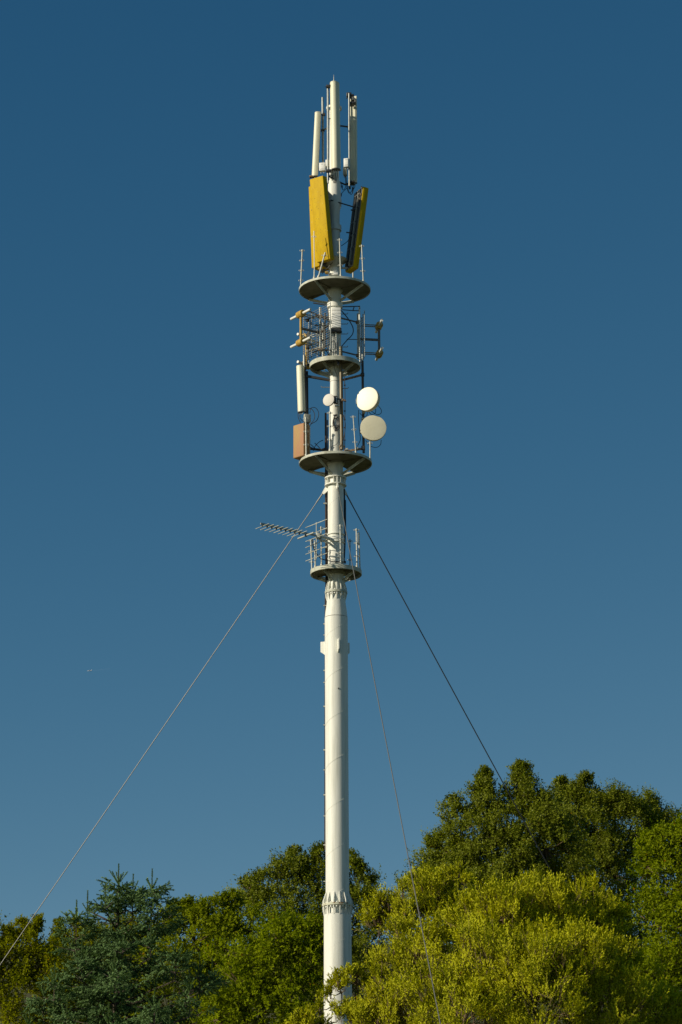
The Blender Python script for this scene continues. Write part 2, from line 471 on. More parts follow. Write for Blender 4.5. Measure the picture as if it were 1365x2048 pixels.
# platforms: deck with open sector at the back, rim, braces and slim posts
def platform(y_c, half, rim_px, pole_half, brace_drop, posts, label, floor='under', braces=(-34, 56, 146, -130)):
    rr = R(half, y_c); z = zt(y_c); hrim = rim_px * mpp(y_c) / math.cos(rad(18))
    rp = R(pole_half, y_c) - .01
    A0, A1 = rad(-138), rad(150)
    dk = MB()
    dk.lathe([(rp, z - .030), (rr - .006, z - .030), (rr - .006, z - .016), (rp, z - .016)], n=80, a0=A0, a1=A1, closed_prof=True)
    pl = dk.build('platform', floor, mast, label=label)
    MB().lathe([(rr - .006, z - hrim), (rr + .006, z - hrim), (rr + .010, z - hrim + .004), (rr + .010, z - .004), (rr + .006, z), (rr - .014, z), (rr - .014, z - .014), (rr - .006, z - .014)], n=96, closed_prof=True).build('rim', 'deck', pl)
    MB().lathe([(rp, z - hrim - .002), (rp + .05, z - hrim - .002), (rp + .05, z - .03), (rp, z - .03)], n=40, closed_prof=True).build('hub_ring', 'deck', pl)
    for az in braces:
        d = azdir(az)
        b = MB(); t = Vector((-d.y, d.x, 0))
        p0 = d * (rr - .04) + Vector((0, 0, z - .05)); p1 = d * (rp + .0) + Vector((0, 0, z - brace_drop))
        b.prism([(-.026, -.012), (.026, -.012), (.026, .012), (-.026, .012)], p0, p1, t, (p1 - p0).normalized().cross(t))
        b.prism([(-.004, -.012), (.004, -.012), (.004, .032), (-.004, .032)], p0, p1, t, (p1 - p0).normalized().cross(t) * 1.6)
        b.build('brace', 'deck', pl, smooth=None)
        # radial rib under the deck
        if abs(az) < 138:
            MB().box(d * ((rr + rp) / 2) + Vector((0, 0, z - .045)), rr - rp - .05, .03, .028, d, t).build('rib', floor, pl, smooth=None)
    for (bx, tx, ty, front, r, rings, pm) in posts:
        X = W(bx, y_c, 0).x; q = (rr - .035) ** 2 - X * X
        Y = math.sqrt(max(q, .0)) * (-1 if front else 1)
        if q < 0: X = math.copysign(rr - .035, X); Y = 0
        base = Vector((X, Y, z - .004)); top = W(tx, ty, Y)
        mb = MB().tube(base, top, r, r * .92, 8)
        L = (top - base).length; d = (top - base).normalized()
        mb.tube(base, base + d * .06, r * 1.7, None, 8)
        for k in range(rings):
            c = base + d * (L * (1 - (k + .12) / max(rings, 1)) * 1.0)
            mb.tube(c - d * .02, c + d * .02, r * 1.35, None, 8)
            for s_ in (-1, 1):
                cc = c + Vector((s_ * (r + .026), -.004, 0))
                mb.path([cc + Vector((.020 * math.cos(t), 0, .018 * math.sin(t))) for t in [i / 9 * 2 * math.pi for i in range(9)]], .0055, 4, closed=True)
        mb.build('post', pm, pl)
    return pl
pr_ = .017
platform(578, 71, 4.6, 12.8, .36,
         [(601, 605, 499, 1, pr_, 4, 'galv_w'), (630, 628.5, 462, 1, .012, 1, 'white'), (682, 679.5, 477, 1, pr_, 3, 'galv_w'), (727, 723.8, 489.5, 1, pr_, 3, 'galv_w'),
          (637.5, 651, 505, 1, .022, 1, 'galv_w'), (629.5, 629.3, 540, 1, .02, 0, 'galv_w'), (707, 706.5, 541, 0, .02, 0, 'galv_w')],
         'uppermost of the large round platforms, below the yellow antennas')
platform(728, 50.2, 8.6, 11.5, .33, [], 'small deep-rimmed platform above the dishes', braces=(-34, 56, 146, -130))
platform(924, 72.3, 5.0, 14.8, .36,
         [(613.5, 612, 834, 1, .020, 3, 'galv_w'), (661, 660, 823, 1, .022, 3, 'galv_w'), (712, 706.8, 831, 1, .014, 3, 'galv_w'), (740.5, 740.7, 882, 1, .018, 1, 'galv_w'), (667, 666.6, 845, 0, .015, 0, 'galv_w')],
         'large round platform below the dishes')
platform(1142, 50.8, 8.2, 15.8, .27,
         [(624.2, 622, 1079, 1, .018, 3, 'galv_w'), (631.5, 630, 1081, 1, .019, 1, 'galv_w'), (644, 642.5, 1053, 1, .018, 3, 'galv_w'), (682, 681, 1049, 1, .020, 3, 'galv_w'),
          (700.4, 700.4, 1078, 0, pr_, 2, 'galv'), (714.5, 713.3, 1057, 1, .020, 3, 'galv_w'), (721, 718, 1066, 1, .018, 0, 'galv_w')],
         'lowest small platform with a ring of posts')
# thicker whip top on the right post
p = W(718, 1066, -.25)
MB().tube(p - Vector((0, 0, .32)), p + Vector((0, 0, .02)), .028, .024, 8).build('whip_sleeve', 'white', mast)
# small bracket disc under the yellow antennas
rr = R(26, 521)
MB().lathe([(R(11, 521), zt(540)), (rr - .1, zt(526)), (rr, zt(522)), (rr, zt(520)), (R(11, 521), zt(519))], n=56).build('bracket_disc', 'deck', mast)
for y in (536,):
    MB().box((0, 0, zt(y)), R(56, y), .05, .04).build('cross_bar', 'galv_w', mast, smooth=None)
MB().box(W(672, 547, -.16) , .12, .1, .1).build('terminal_box', 'box', mast, bevel=.006)

# cable duct along the pole
def vline(px_list, Y): return [W(x, y, Y) for x, y in px_list]
duct = thing('cable_duct', W(652, 1200, .2), 'dark brown cable run with small clamps along the left side of the mast', 'cable')
for (x0, y0, x1, y1, r) in ((651.8, 826, 653.2, 1190, .026), (651.9, 1190, 651.0, 1700, .026), (655.2, 840, 656.2, 1195, .014)):
    MB().path(vline([(x0, y0), (x1, y1)], .19), r, 8).build('cable', 'brown_cable', duct)
for i, y in enumerate([1007, 1057, 1095, 1211, 1248, 1270, 1341, 1365, 1413, 1450, 1500, 1540, 1590, 1632, 1690, 1763]):
    c = W(650.0 if y > 1190 else 650.0, y, .12)
    MB().tube(c + Vector((-.035, 0, 0)), c + Vector((.05, 0, 0)), .020 if i % 2 == 0 else .013, None, 8).build('clamp', 'galv_w', duct)
MB().path(vline([(689.2, 978), (689.6, 1030), (690.5, 1060), (690.3, 1090), (688.5, 1126)], .05), .020, 8).build('cable', 'black', duct)
MB().path(vline([(691.6, 1000), (691.8, 1013), (692.0, 1060), (690.4, 1093)], .02), .012, 6).build('cable', 'black', duct)

# ------------------------------------------------------------------ guy ropes
def solve_guy(P0, az, hit):
    """straight rope from P0 along azimuth az that passes the photo point hit; returns the ground anchor"""
    d = azdir(az); best = None
    target = hit
    def proj(p):
        q = CROT.transposed() @ (p - CAM)
        return 682.5 + F_PX * q.x / -q.z, 1024 - F_PX * q.y / -q.z
    lo, hi = 3.0, 60.0
    for r in np.arange(4, 60, .05):
        A = Vector((0, 0, 0)) + d * float(r)
        e_ = 1e9
        x0 = y0 = None
        for k in range(1, 60):
            x, y = proj(P0.lerp(A, k / 60))
            if x0 is not None and (y0 - target[1]) * (y - target[1]) <= 0:
                f = (target[1] - y0) / (y - y0); e_ = abs(x0 + (x - x0) * f - target[0])
            x0, y0 = x, y
        if best is None or e_ < best[0]: best = (e_, float(r), A)
    return best
ANCH = {}
for k, az, hit, lab in (('left', GUY_AZ['left'], (200, 1634), 'pale grey guy rope running down to the left edge'),
                        ('front', GUY_AZ['front'], (845, 1852), 'pale grey guy rope running down in front of the yellow-green bush'),
                        ('right', GUY_AZ['right'], (1000, 1548), 'dark guy rope running down to the right, ending behind the bush')):
    er, r_, A = solve_guy(GUY_P[k], az, hit)
    print('GUY', k, 'err', round(er, 2), 'radius', round(r_, 2))
    ANCH[k] = A
    t = thing('guy_rope', A, lab, 'guy rope', 'guy ropes of the mast')
    P0 = GUY_P[k]; pts = []
    for i in range(25):
        f = i / 24; q = P0.lerp(A, f); q.z -= .10 * math.sin(math.pi * f); pts.append(q)
    dd = (A - P0).normalized()
    MB().path(pts, .0140 if k == 'right' else .0110, 8).build('rope', 'wire_shaded' if k == 'right' else 'wire', t)
    MB().tube(P0 - dd * .02, P0 + dd * .30, .020, .016, 8).build('turnbuckle', 'wire', t)
    MB().box(A + Vector((0, 0, -.1)), .6, .6, .5).build('anchor_block', mat('concrete' + k, (.35, .34, .31), .9), t, bevel=.02)

# ------------------------------------------------------------------ antennas
def frame(az):
    n = azdir(az); t = Vector((-n.y, n.x, 0)); return n, t
def half_round(w, d, back=.02, n=12):
    pr = [(-w / 2, -d), (-w / 2, -d + back)]
    for i in range(n + 1):
        t = math.pi * i / n
        pr.append((-w / 2 * math.cos(t), -d + back + (d - back) * math.sin(t) ** .8 if 0 < i < n else -d + back))
    pr.append((w / 2, -d)); out = []
    for q in pr:
        if not out or (abs(out[-1][0] - q[0]) + abs(out[-1][1] - q[1])) > 1e-5: out.append(q)
    return out
def cable(pts, r, parent, m='black', name='cable', n=8):
    return MB().path(curve_pts(pts, n), r, 6).build(name, m, parent)

def panel_antenna(top, bot, az, w, d, label, round_=True, m='radome', pipe=None, group='tall white panel antennas'):
    base = Vector(bot)
    t_ = thing('panel_antenna', base, label, 'antenna', group)
    n, t = frame(az)
    up = (Vector(top) - Vector(bot)).normalized(); nn = t.cross(up)
    if nn.dot(n) < 0: nn = -nn
    prof = half_round(w, d) if round_ else [(-w / 2, -d), (-w / 2, 0), (w / 2, 0), (w / 2, -d)]
    MB().prism(prof, bot, top, t, nn).build('radome', m, t_, smooth=35)
    for p, s_ in ((Vector(top), 1), (Vector(bot), -1)):
        MB().prism([(u_ * 1.04, v_ * 1.04 + .003) for u_, v_ in prof], p, p + up * s_ * .02, t, nn, .97).build('end_cap', 'grey_steel' if s_ < 0 else m, t_, smooth=35)
    c0 = Vector(bot) - nn * (d + .008)
    MB().prism([(-w * .36, -.012), (w * .36, -.012), (w * .36, .008), (-w * .36, .008)], c0 + up * .05, c0 + up * ((Vector(top) - Vector(bot)).length - .05), t, nn).build('back_plate', 'radome_back' if round_ else 'radome', t_, smooth=None)
    for k in range(3):
        q = Vector(bot) + t * (w * .22 * (k - 1)) - nn * d * .55
        MB().tube(q - up * .07, q, .014, None, 6).build('connector', 'galv', t_)
    return t_, n, t, up, nn

# centre panel at the very top
pa, n, t, up, nn = panel_antenna(W(667.6, 163, -.62), W(670.4, 335, -.62), -10, .245, .20, 'tallest panel antenna, in the middle of the top group')
MB().tube(W(656.2, 367, -.45), W(656.0, 171, -.45), .024, None, 10).build('mount_pipe', 'galv', pa)
for y, m_ in ((173, 'dark'), (342, 'dark')):
    MB().box(W(658, y, -.50), .14, .12, .06).build('bracket', m_, pa, bevel=.008)
    MB().tube(W(650, y + 1, -.30), W(657, y - 1, -.3), .008, None, 6).build('bolt', 'dark', pa)
for i in range(4):
    x = 667 + i * 2.4
    cable([W(x, 338, -.5), W(x + 1.0 * (i - 2), 350, -.45), W(x + 1 - i, 366, -.2)], .008, pa)
for y in (237, 350): MB().tube(W(656, y, -.45), W(668, y + 1, -.05), .016, None, 8).build('stand_off_arm', 'galv', pa)
# left panel
pa, n, t, up, nn = panel_antenna(W(630.4, 226, -.12), W(624.2, 352, -.02), -72, .17, .14, 'slim leaning panel antenna, leftmost at the top, above the yellow one')
MB().tube(W(646.6, 330, 0), W(645.6, 195, 0), .029, None, 10).build('mount_pipe', 'galv', pa)
MB().tube(W(634, 229, -.05), W(651, 229, 0), .012, None, 6).build('tilt_arm', 'dark', pa)
for x in (637, 641, 646.5, 649.5): MB().box(W(x, 229, -.02), .045, .07, .07).build('bracket', 'dark', pa, bevel=.006)
MB().path([W(629, 352, .02), W(634, 343, 0), W(637, 338, 0), W(646, 336, 0)], .016, 6).build('lower_arm', 'dark', pa)
MB().path([W(645.5, 261.5, 0), W(655, 256, -.05)], .022, 6).build('stand_off_arm', 'galv', pa)
MB().box(W(646, 261, 0), .1, .09, .045).build('clamp', 'dark', pa, bevel=.006)
MB().box(W(624, 353.5, 0), .13, .12, .045).build('foot', 'rust', pa, bevel=.01)
# right panel, seen from behind
pa, n, t, up, nn = panel_antenna(W(708.4, 196, .30), W(708.8, 367, .30), 163, .175, .07, 'panel antenna seen from its grey back, rightmost at the top', m='radome', round_=False)
MB().tube(W(699.4, 372, -.06), W(698.7, 187, -.06), .024, None, 10).build('mount_pipe', 'galv', pa)
for (x, y, sx, sz) in ((698.7, 190, .13, .06), (704, 193, .12, .05), (706, 200, .09, .10), (705, 208, .12, .06), (711, 205, .05, .08), (694.5, 192, .03, .09), (703, 366, .18, .05), (698.8, 254, .07, .05)):
    MB().box(W(x, y, .06), sx, .22, sz).build('bracket', 'dark' if sz < .08 else 'grey_steel', pa, bevel=.01)
MB().tube(W(676, 251, -.02), W(699, 254, .1), .023, None, 8).build('stand_off_arm', 'dark', pa)
MB().path([W(658, 352, -.15), W(670, 360, -.1), W(690, 369, .05), W(699, 367, .1)], .024, 8).build('lower_arm', 'dark', pa)
MB().tube(W(699.5, 370, .1), W(700.3, 378, .1), .030, .026, 8).build('pipe_end', 'dark', pa)
for i, pts in enumerate([[(696, 366), (697, 380), (703, 389), (707, 380), (707, 366)], [(693, 366), (694, 376), (686, 384), (682, 392)], [(691, 352), (692, 372), (687, 380), (683, 372), (684, 366)],
                         [(703, 368), (705, 378), (701, 386), (697, 384), (694, 372), (693, 352)], [(709.5, 368), (710, 374), (706, 381), (705, 386)]]):
    cable([W(x, y, .05 + .02 * i) for x, y in pts], .0085, pa)
for x, y in ((685, 374), (706, 378), (683, 390)): MB().tube(W(x, y - 3, .06), W(x, y + 3, .06), .016, .012, 6).build('connector', 'black', pa)

# radio units (white boxes) under the top antennas
def radio_unit(x0, x1, y0, y1, Y, az, label, m='box', depth=.12, marks=True):
    n, t = frame(az); c = W((x0 + x1) / 2, (y0 + y1) / 2, Y)
    w = (x1 - x0) * mpp(y0); h = (y1 - y0) * mpp(y0) / .95
    u_ = thing('radio_unit', c - Vector((0, 0, h / 2)), label, 'radio unit', 'white radio unit boxes')
    MB().box(c, w, depth, h, t, n).build('case', m, u_, bevel=.01)
    for k in range(5):
        MB().box(c - n * (depth / 2 + .012) + t * (w * (k - 2) * .2), .008, .03, h * .9, t, n).build('cooling_fin', 'radome_back', u_, smooth=None)
    if marks:
        MB().box(c + n * (depth / 2 + .001) + Vector((0, 0, h * .30)), w * .45, .002, .008, t, n).build('label_strip', 'grey_steel', u_, smooth=None)
        MB().box(c + n * (depth / 2 + .001) - Vector((0, 0, h * .32)), w * .6, .002, .010, t, n).build('label_strip', 'grey_steel', u_, smooth=None)
    for k in (-1, 1):
        q = c - Vector((0, 0, h / 2)) + t * k * w * .25
        MB().tube(q, q - Vector((0, 0, .06)), .012, None, 6).build('connector', 'galv', u_)
    return u_
radio_unit(639.5, 651.3, 326.5, 343, -.30, -12, 'white radio unit box directly above the yellow antenna')
radio_unit(651.5, 659, 320.5, 334, .05, -12, 'small white radio unit box half hidden behind the tallest panel', marks=False)
radio_unit(688.5, 699.0, 317.5, 335, -.10, -14, 'white radio unit box on the right mount pipe', depth=.11)
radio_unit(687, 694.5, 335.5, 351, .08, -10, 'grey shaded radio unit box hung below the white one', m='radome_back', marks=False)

# yellow antennas
def yellow_antenna(top, bot, az, w, d, label):
    n, t = frame(az); top, bot = Vector(top), Vector(bot)
    up = (top - bot).normalized(); nn = t.cross(up); nn = nn if nn.dot(n) > 0 else -nn
    a_ = thing('yellow_antenna', bot, label, 'antenna', 'leaning yellow antennas')
    L = (top - bot).length
    MB().box((top + bot) / 2 - nn * d / 2, w, d, L, t, nn, up).build('radome', 'yellow', a_, bevel=.02, seg=3)
    bk = (top + bot) / 2 - nn * (d + .006)
    MB().box(bk, w * .93, .02, L * .97, t, nn, up).build('back_tray', 'grey_steel', a_, bevel=.004)
    for k in range(4):
        MB().box(bk - nn * .025 + t * (w * (-.36 + .24 * k)), .03, .05, L * .93, t, nn, up).build('back_rail', ('dark', 'radome_back', 'dark', 'galv')[k], a_, smooth=None)
    for k in range(6):
        MB().box(bk - nn * .03 + up * (L * (-.42 + .168 * k)), w * .8, .035, .03, t, nn, up).build('cross_rail', 'grey_steel', a_, smooth=None)
    return a_, n, t, nn, up
ya, n, t, nn, up = yellow_antenna(W(632.7, 354.8, -.70), W(647.4, 521.6, -.44), -36, .44, .19, 'widest yellow antenna facing the viewer, left of the mast')
MB().tube(W(650, 400, -.5), W(668, 400, 0), .02, None, 8).build('tilt_arm', 'galv', ya)
cable([W(666, 524, -.35), W(657, 535, -.3), W(650, 540, -.2), W(645, 548, -.1)], .010, ya)
ya, n, t, nn, up = yellow_antenna(W(627.0, 378, -.06), W(633.5, 541, .08), -130, .40, .27, 'yellow antenna mostly hidden behind the widest one, only its side edge showing')
ya, n, t, nn, up = yellow_antenna(W(730.5, 382, .06), W(710.0, 543, .02), 118, .44, .17, 'yellow antenna leaning right, seen from its dark back')
MB().tube(W(658, 399, -.2), W(713, 415.5, -.05), .018, None, 8).build('tilt_arm', 'dark', ya)
MB().tube(W(693, 464.6, -.05), W(703, 466.2, -.05), .018, None, 6).build('stub', 'dark', ya)
MB().tube(W(702, 420, -.05), W(710, 420.5, -.05), .02, None, 6).build('stub', 'dark', ya)
cable([W(702, 472, -.1), W(695, 483, -.1), W(683, 492, -.1)], .010, ya)
for x, y in ((724, 375), (722, 389), (719, 398)): MB().box(W(x, y, -.2), .035, .03, .07).build('loose_strip', 'rust', ya, bevel=.004)
for (x, y, Y, sx, m_) in ((641, 538, -.2, .12, 'tan'), (654, 545.5, -.2, .09, 'tan'), (647, 541, 0, .14, 'grey_steel'), (702, 536, 0, .10, 'galv_w')):
    MB().box(W(x, y, Y), sx, .1, .05 if m_ == 'tan' else .1).build('mount_clamp', m_, ya, bevel=.008)

# dipole antennas with wire reflectors
ZD = W(602.2, 655, -.5).z
def dipole_antenna(centre, az, label, refl_w, refl_h, mount, zoff=0, bars=20, dip=.50, half=.42):
    n, t = frame(az); O = Vector(centre); Z = Vector((0, 0, 1))
    an = thing('dipole_antenna', O - Z * refl_h / 2, label, 'antenna', 'tan dipole antennas with wire reflectors')
    for k in range(bars):
        z = refl_h * (k / (bars - 1) - .5)
        MB().tube(O + t * refl_w / 2 + Z * z, O - t * refl_w / 2 + Z * z, .0065, None, 5).build('reflector_bar', 'galv', an)
    for u_ in (-.5, -.2, .12, .5):
        MB().tube(O + t * refl_w * u_ - Z * (refl_h / 2 + .02) - n * .014, O + t * refl_w * u_ + Z * (refl_h / 2 + .04) - n * .014, .011, None, 6).build('reflector_upright', 'galv', an)
    for s_ in (1, -1):
        c = O + n * dip + Z * .39 * s_
        db = MB()
        db.tube(c - t * .115, c + t * .115, .095, None, 20)
        db.build('dipole_barrel', 'tan', an, bevel=.012)
        for q in (1, -1):
            MB().tube(c + t * q * .116, c + t * q * half, .036, None, 12).build('dipole_rod', 'white', an)
            MB().tube(c + t * q * .06 - n * .06, c + t * q * .06 - n * dip, .015, None, 6).build('strut', 'galv', an)
    MB().tube(O + n * dip - Z * .32, O + n * dip + Z * .32, .034, None, 10).build('link_tube', 'tan' if az < 0 else 'grey_steel', an)
    MB().tube(O + n * (dip + .02), O - n * .12, .034, None, 10).build('boom', 'grey_steel', an)
    MB().tube(O - n * .12 - Z * (refl_h / 2 - .05), O - n * .12 + Z * (refl_h / 2 + .1), .03, None, 10).build('mount_pipe', 'galv_w', an)
    for s_ in (1, -1):
        p0 = O - n * .12 + Z * s_ * refl_h * .38
        MB().tube(p0, Vector((mount[0], mount[1], p0.z + .02)), .022, None, 8).build('stand_off_arm', 'grey_steel', an)
        MB().box(p0, .12, .1, .07).build('clamp', 'rust', an, bevel=.01)
    return an, n, t
nA, tA = frame(-54)
cA = W(602.2, 655, -.5) - nA * .50; cA.z -= .02
an, n, t = dipole_antenna(cA, -54, 'pair of tan dipoles before a wire reflector, facing left towards the viewer', 1.22, 1.22, (-.1, -.02), half=.44)
cB = Wz(613, 703, ZD - .02); nB, tB = frame(-128)
an, n, t = dipole_antenna(cB - nB * .45, -128, 'dipole antenna facing away at the left, behind the front wire reflector', .95, 1.15, (-.08, .08), dip=.45, half=.36)
cC = Wz(758.7, 680, ZD - .02); nC, tC = frame(99)
an, n, t = dipole_antenna(cC - nC * .44, 99, 'dipole antenna facing right, reflector and rods seen edge on', .80, 1.22, (.1, 0), dip=.44, half=.45)
MB().path([W(685, 613.5, 0), W(706, 613, 0), W(720, 612.5, 0), W(720, 619, 0)], .014, 6).build('upper_arm', 'dark', an)
MB().path([W(685, 619.5, 0), W(704, 621, 0), W(718, 621.5, 0)], .012, 6).build('upper_arm', 'dark', an)
for (x0, y0, x1, y1, Y, r) in ((650.5, 626, 650.5, 694, -.3, .022), (616, 664, 617, 720, .1, .020), (640, 640, 641, 712, .2, .018), (657, 600, 656, 700, .1, .012)):
    MB().tube(W(x0, y0, Y), W(x1, y1, Y), r, None, 8).build('upright', 'dark', an)
for (x0, y0, x1, y1, Y) in ((618, 622, 660, 640, -.05), (620, 690, 660, 676, -.1), (628, 650, 662, 652, 0), (625, 706, 660, 690, .1), (610, 640, 634, 632, -.2), (627, 606, 662, 612, .05)):
    MB().tube(W(x0, y0, Y), W(x1, y1, Y * .3), .017, None, 8).build('brace', 'dark', an)
for (x, y, Y) in ((634, 632, -.2), (616, 641, -.1), (650, 636, -.2), (640, 687, -.1), (616, 695, 0), (617, 730, .1), (638, 664, -.2)):
    MB().box(W(x, y, Y), .09, .09, .06).build('clamp', 'dark', an, bevel=.01)
cable([W(640, 640, -.1), W(646, 655, -.15), W(644, 680, -.15), W(655, 705, -.15), W(662, 712, -.1)], .010, an)
cable([W(622, 640, -.1), W(620, 670, 0), W(628, 700, 0), W(640, 712, 0)], .010, an)
MB().tube(W(706, 622, 0), W(709, 613, 0), .014, None, 6).build('upper_arm', 'dark', an)
MB().tube(W(719.2, 613, .02), W(719.8, 649, .02), .024, None, 8).build('mount_pipe', 'white', an)
MB().tube(W(719.0, 649, .02), W(720.5, 726, .02), .022, None, 8).build('mount_pipe', 'galv', an)
cable([W(683, 621, -.1), W(697, 638, -.05), W(706.5, 656, 0), (W(705, 669, 0)), W(694, 681, -.05), W(683.5, 693, -.1)], .0135, an)
MB().tube(W(694, 678.5, 0), W(716, 679, 0), .010, None, 6).build('cable_stay', 'dark', an)

# louvred cabinet on the pole between the platforms
cab = thing('equipment_cabinet', W(673, 658, -.2), 'narrow white louvred cabinet strapped to the mast between the top two platforms', 'cabinet')
c0, c1 = W(673.2, 657, -.2), W(672.8, 617, -.2)
MB().box((c0 + c1) / 2, .24, .12, (c1 - c0).length, Vector((1, 0, 0)), Vector((0, 1, 0))).build('case', 'box', cab, bevel=.006)
for k in range(6):
    q = c0.lerp(c1, (k + .55) / 6)
    MB().box(q + Vector((0, -.065, 0)), .236, .012, .085, Vector((1, 0, 0)), Vector((0, 1, -.12)).normalized()).build('louvre', 'box', cab, bevel=.003)
MB().box(c0 + Vector((0, .01, -.06)), .27, .16, .10).build('base_bracket', 'dark', cab, bevel=.01)
MB().path([W(682, 664, -.18) + Vector((.03 * math.cos(q), 0, .035 * math.sin(q))) for q in [i / 10 * 6.283 for i in range(10)]], .007, 5, closed=True).build('cable_ring', 'dark', cab)
cable([W(668, 666, -.2), W(671, 676, -.2), W(676, 692, -.2), W(670, 706, -.22), W(660, 700, -.2)], .009, cab)
cable([W(662, 684, -.2), W(669, 683, -.22), W(674, 700, -.2), W(679, 676, -.2)], .008, cab)
MB().tube(W(672.5, 664, -.2), W(673.5, 720, -.2), .012, None, 6).build('conduit', 'white', cab)

# tall weathered pipe in front of the mast
wp = thing('weathered_pipe', W(684, 900, -.45), 'tall brown weathered pipe standing in front of the mast, between the second and third platform', 'pipe')
MB().tube(W(684.3, 899, -.31), W(682.0, 694, -.31), .046, None, 20).build('tube', 'brown_pipe', wp)
for x, y in ((675.5, 722), (677, 728), (686.5, 719)): MB().box(W(x, y, -.52), .06, .08, .07).build('clamp', 'dark', wp, bevel=.008)
MB().box(W(677.5, 715, -.52), .05, .06, .12).build('clamp_plate', 'white', wp, bevel=.006)
MB().box(W(684.5, 908, -.75), .16, .1, .035).build('foot_clamp', 'dark', wp, bevel=.006)
for x in (680, 689.5):
    MB().tube(W(x, 890, -.7), W(x + .2, 910, -.75), .012, None, 6).build('threaded_rod', 'rust', wp)
    MB().tube(W(x, 891.5, -.7), W(x, 894.5, -.7), .020, None, 6).build('nut', 'rust', wp)
cable([W(689.5, 750, -.35), W(690.5, 800, -.38), W(690, 890, -.4)], .010, wp)
cable([W(687.5, 830, -.38), W(691, 850, -.38), W(688, 876, -.4), W(682, 893, -.5)], .010, wp)
for y in (770, 800, 822, 839, 855, 880): MB().box(W(690, y, -.4), .05, .04, .02).build('cable_tie', 'dark', wp, smooth=None)
cable([W(667, 722, -.4), W(670, 738, -.25), W(676, 754, -.25)], .007, wp)

# left lower panel antenna with its dark pipe
pa, n, t, up, nn = panel_antenna(W(596.3, 732, -.15), W(599.2, 822, -.15), -38, .205, .13, 'short panel antenna left of the mast below the wire reflectors', group=None)
MB().tube(W(613, 908, -.02), W(609.4, 712, -.02), .034, None, 10).build('mount_pipe', 'dark', pa)
MB().tube(W(609.2, 735, -.02), W(609.0, 711, -.02), .036, None, 10).build('pipe_top', 'galv', pa)
MB().box(W(609, 737, -.03), .13, .1, .05).build('bracket', 'dark', pa, bevel=.008)
MB().box(W(608.5, 822, -.05), .12, .1, .05).build('bracket', 'dark', pa, bevel=.008)
MB().prism([(-.03, -.03), (.03, -.03), (.03, .03), (-.03, .03)], W(612, 752, -.02), W(661, 760.5, -.0), Vector((0, 0, 1)), Vector((0, 1, 0))).build('cross_arm', 'dark', pa, smooth=None)
MB().prism([(-.025, -.025), (.025, -.025), (.025, .025), (-.025, .025)], W(614, 897, -.1), W(664, 902, -.0), Vector((0, 0, 1)), Vector((0, 1, 0))).build('cross_arm', 'dark', pa, smooth=None)
for i, pts in enumerate([[(596.5, 825), (597, 835), (602, 846), (607, 851)], [(600, 825), (601, 836), (606, 842), (609, 843)],
                         [(613, 822), (622, 817), (629, 826), (629, 838), (622, 848)], [(620, 826), (623, 816), (632, 816), (638, 827), (634, 841), (622, 849), (616, 862)],
                         [(610, 869), (600, 875), (598.5, 888), (602, 904), (607, 910)], [(606, 872), (604, 884), (608, 892)], [(617, 852), (615, 864), (609, 876), (607, 890), (608, 908)], [(612, 842), (618, 856), (613, 868), (606, 884)],
                         [(647, 880), (639, 884), (631, 892), (627, 902)]]):
    cable([W(x, y, -.12 - .02 * (i % 3)) for x, y in pts], .0085, pa)
for i in range(4):
    MB().path([W(611 + i * 1.6, 742, .05 + .02 * i), W(612 + i * 1.5, 800, .05 + .02 * i), W(613 + i * 1.7, 903, .05)], .012, 6).build('feeder', 'black', pa)
for i, (xa, xb) in enumerate(((616, 655), (622, 650), (630, 664))):
    cable([W(xa, 892 - i * 3, -.3), W((xa + xb) / 2, 899 + i, -.35), W(xb, 896, -.3)], .010, pa)
ru = radio_unit(608.5, 621.5, 829, 845, -.12, 20, 'grey junction box on the dark pipe above the orange antenna', m='radome_back', marks=False, depth=.1)
ru['category'] = 'junction box'

# faded orange antenna box
n, t = frame(-42)
ob = thing('orange_antenna', W(597, 918, -.2), 'faded orange box antenna at the left edge of the third platform', 'antenna')
p1, p0 = W(597.0, 849, -.38), W(597.5, 913, -.38)
up = (p1 - p0).normalized()
MB().box((p0 + p1) / 2 - n * .115, .38, .23, (p1 - p0).length * 1.03, t, n, Vector((0, 0, 1))).build('radome', 'orange', ob, bevel=.025, seg=3)
MB().box((p0 + p1) / 2 - n * .25, .34, .04, (p1 - p0).length * .92, t, n).build('back_plate', 'radome_back', ob, smooth=None)
MB().tube(W(617.5, 866, 0), W(618.5, 900, 0), .022, None, 8).build('mount_strut', 'rust', ob)
for x, y in ((606, 870), (607, 893), (613, 862), (614, 890), (609, 908)): MB().box(W(x, y, -.28), .05, .05, .04).build('clamp', 'rust', ob, bevel=.006)

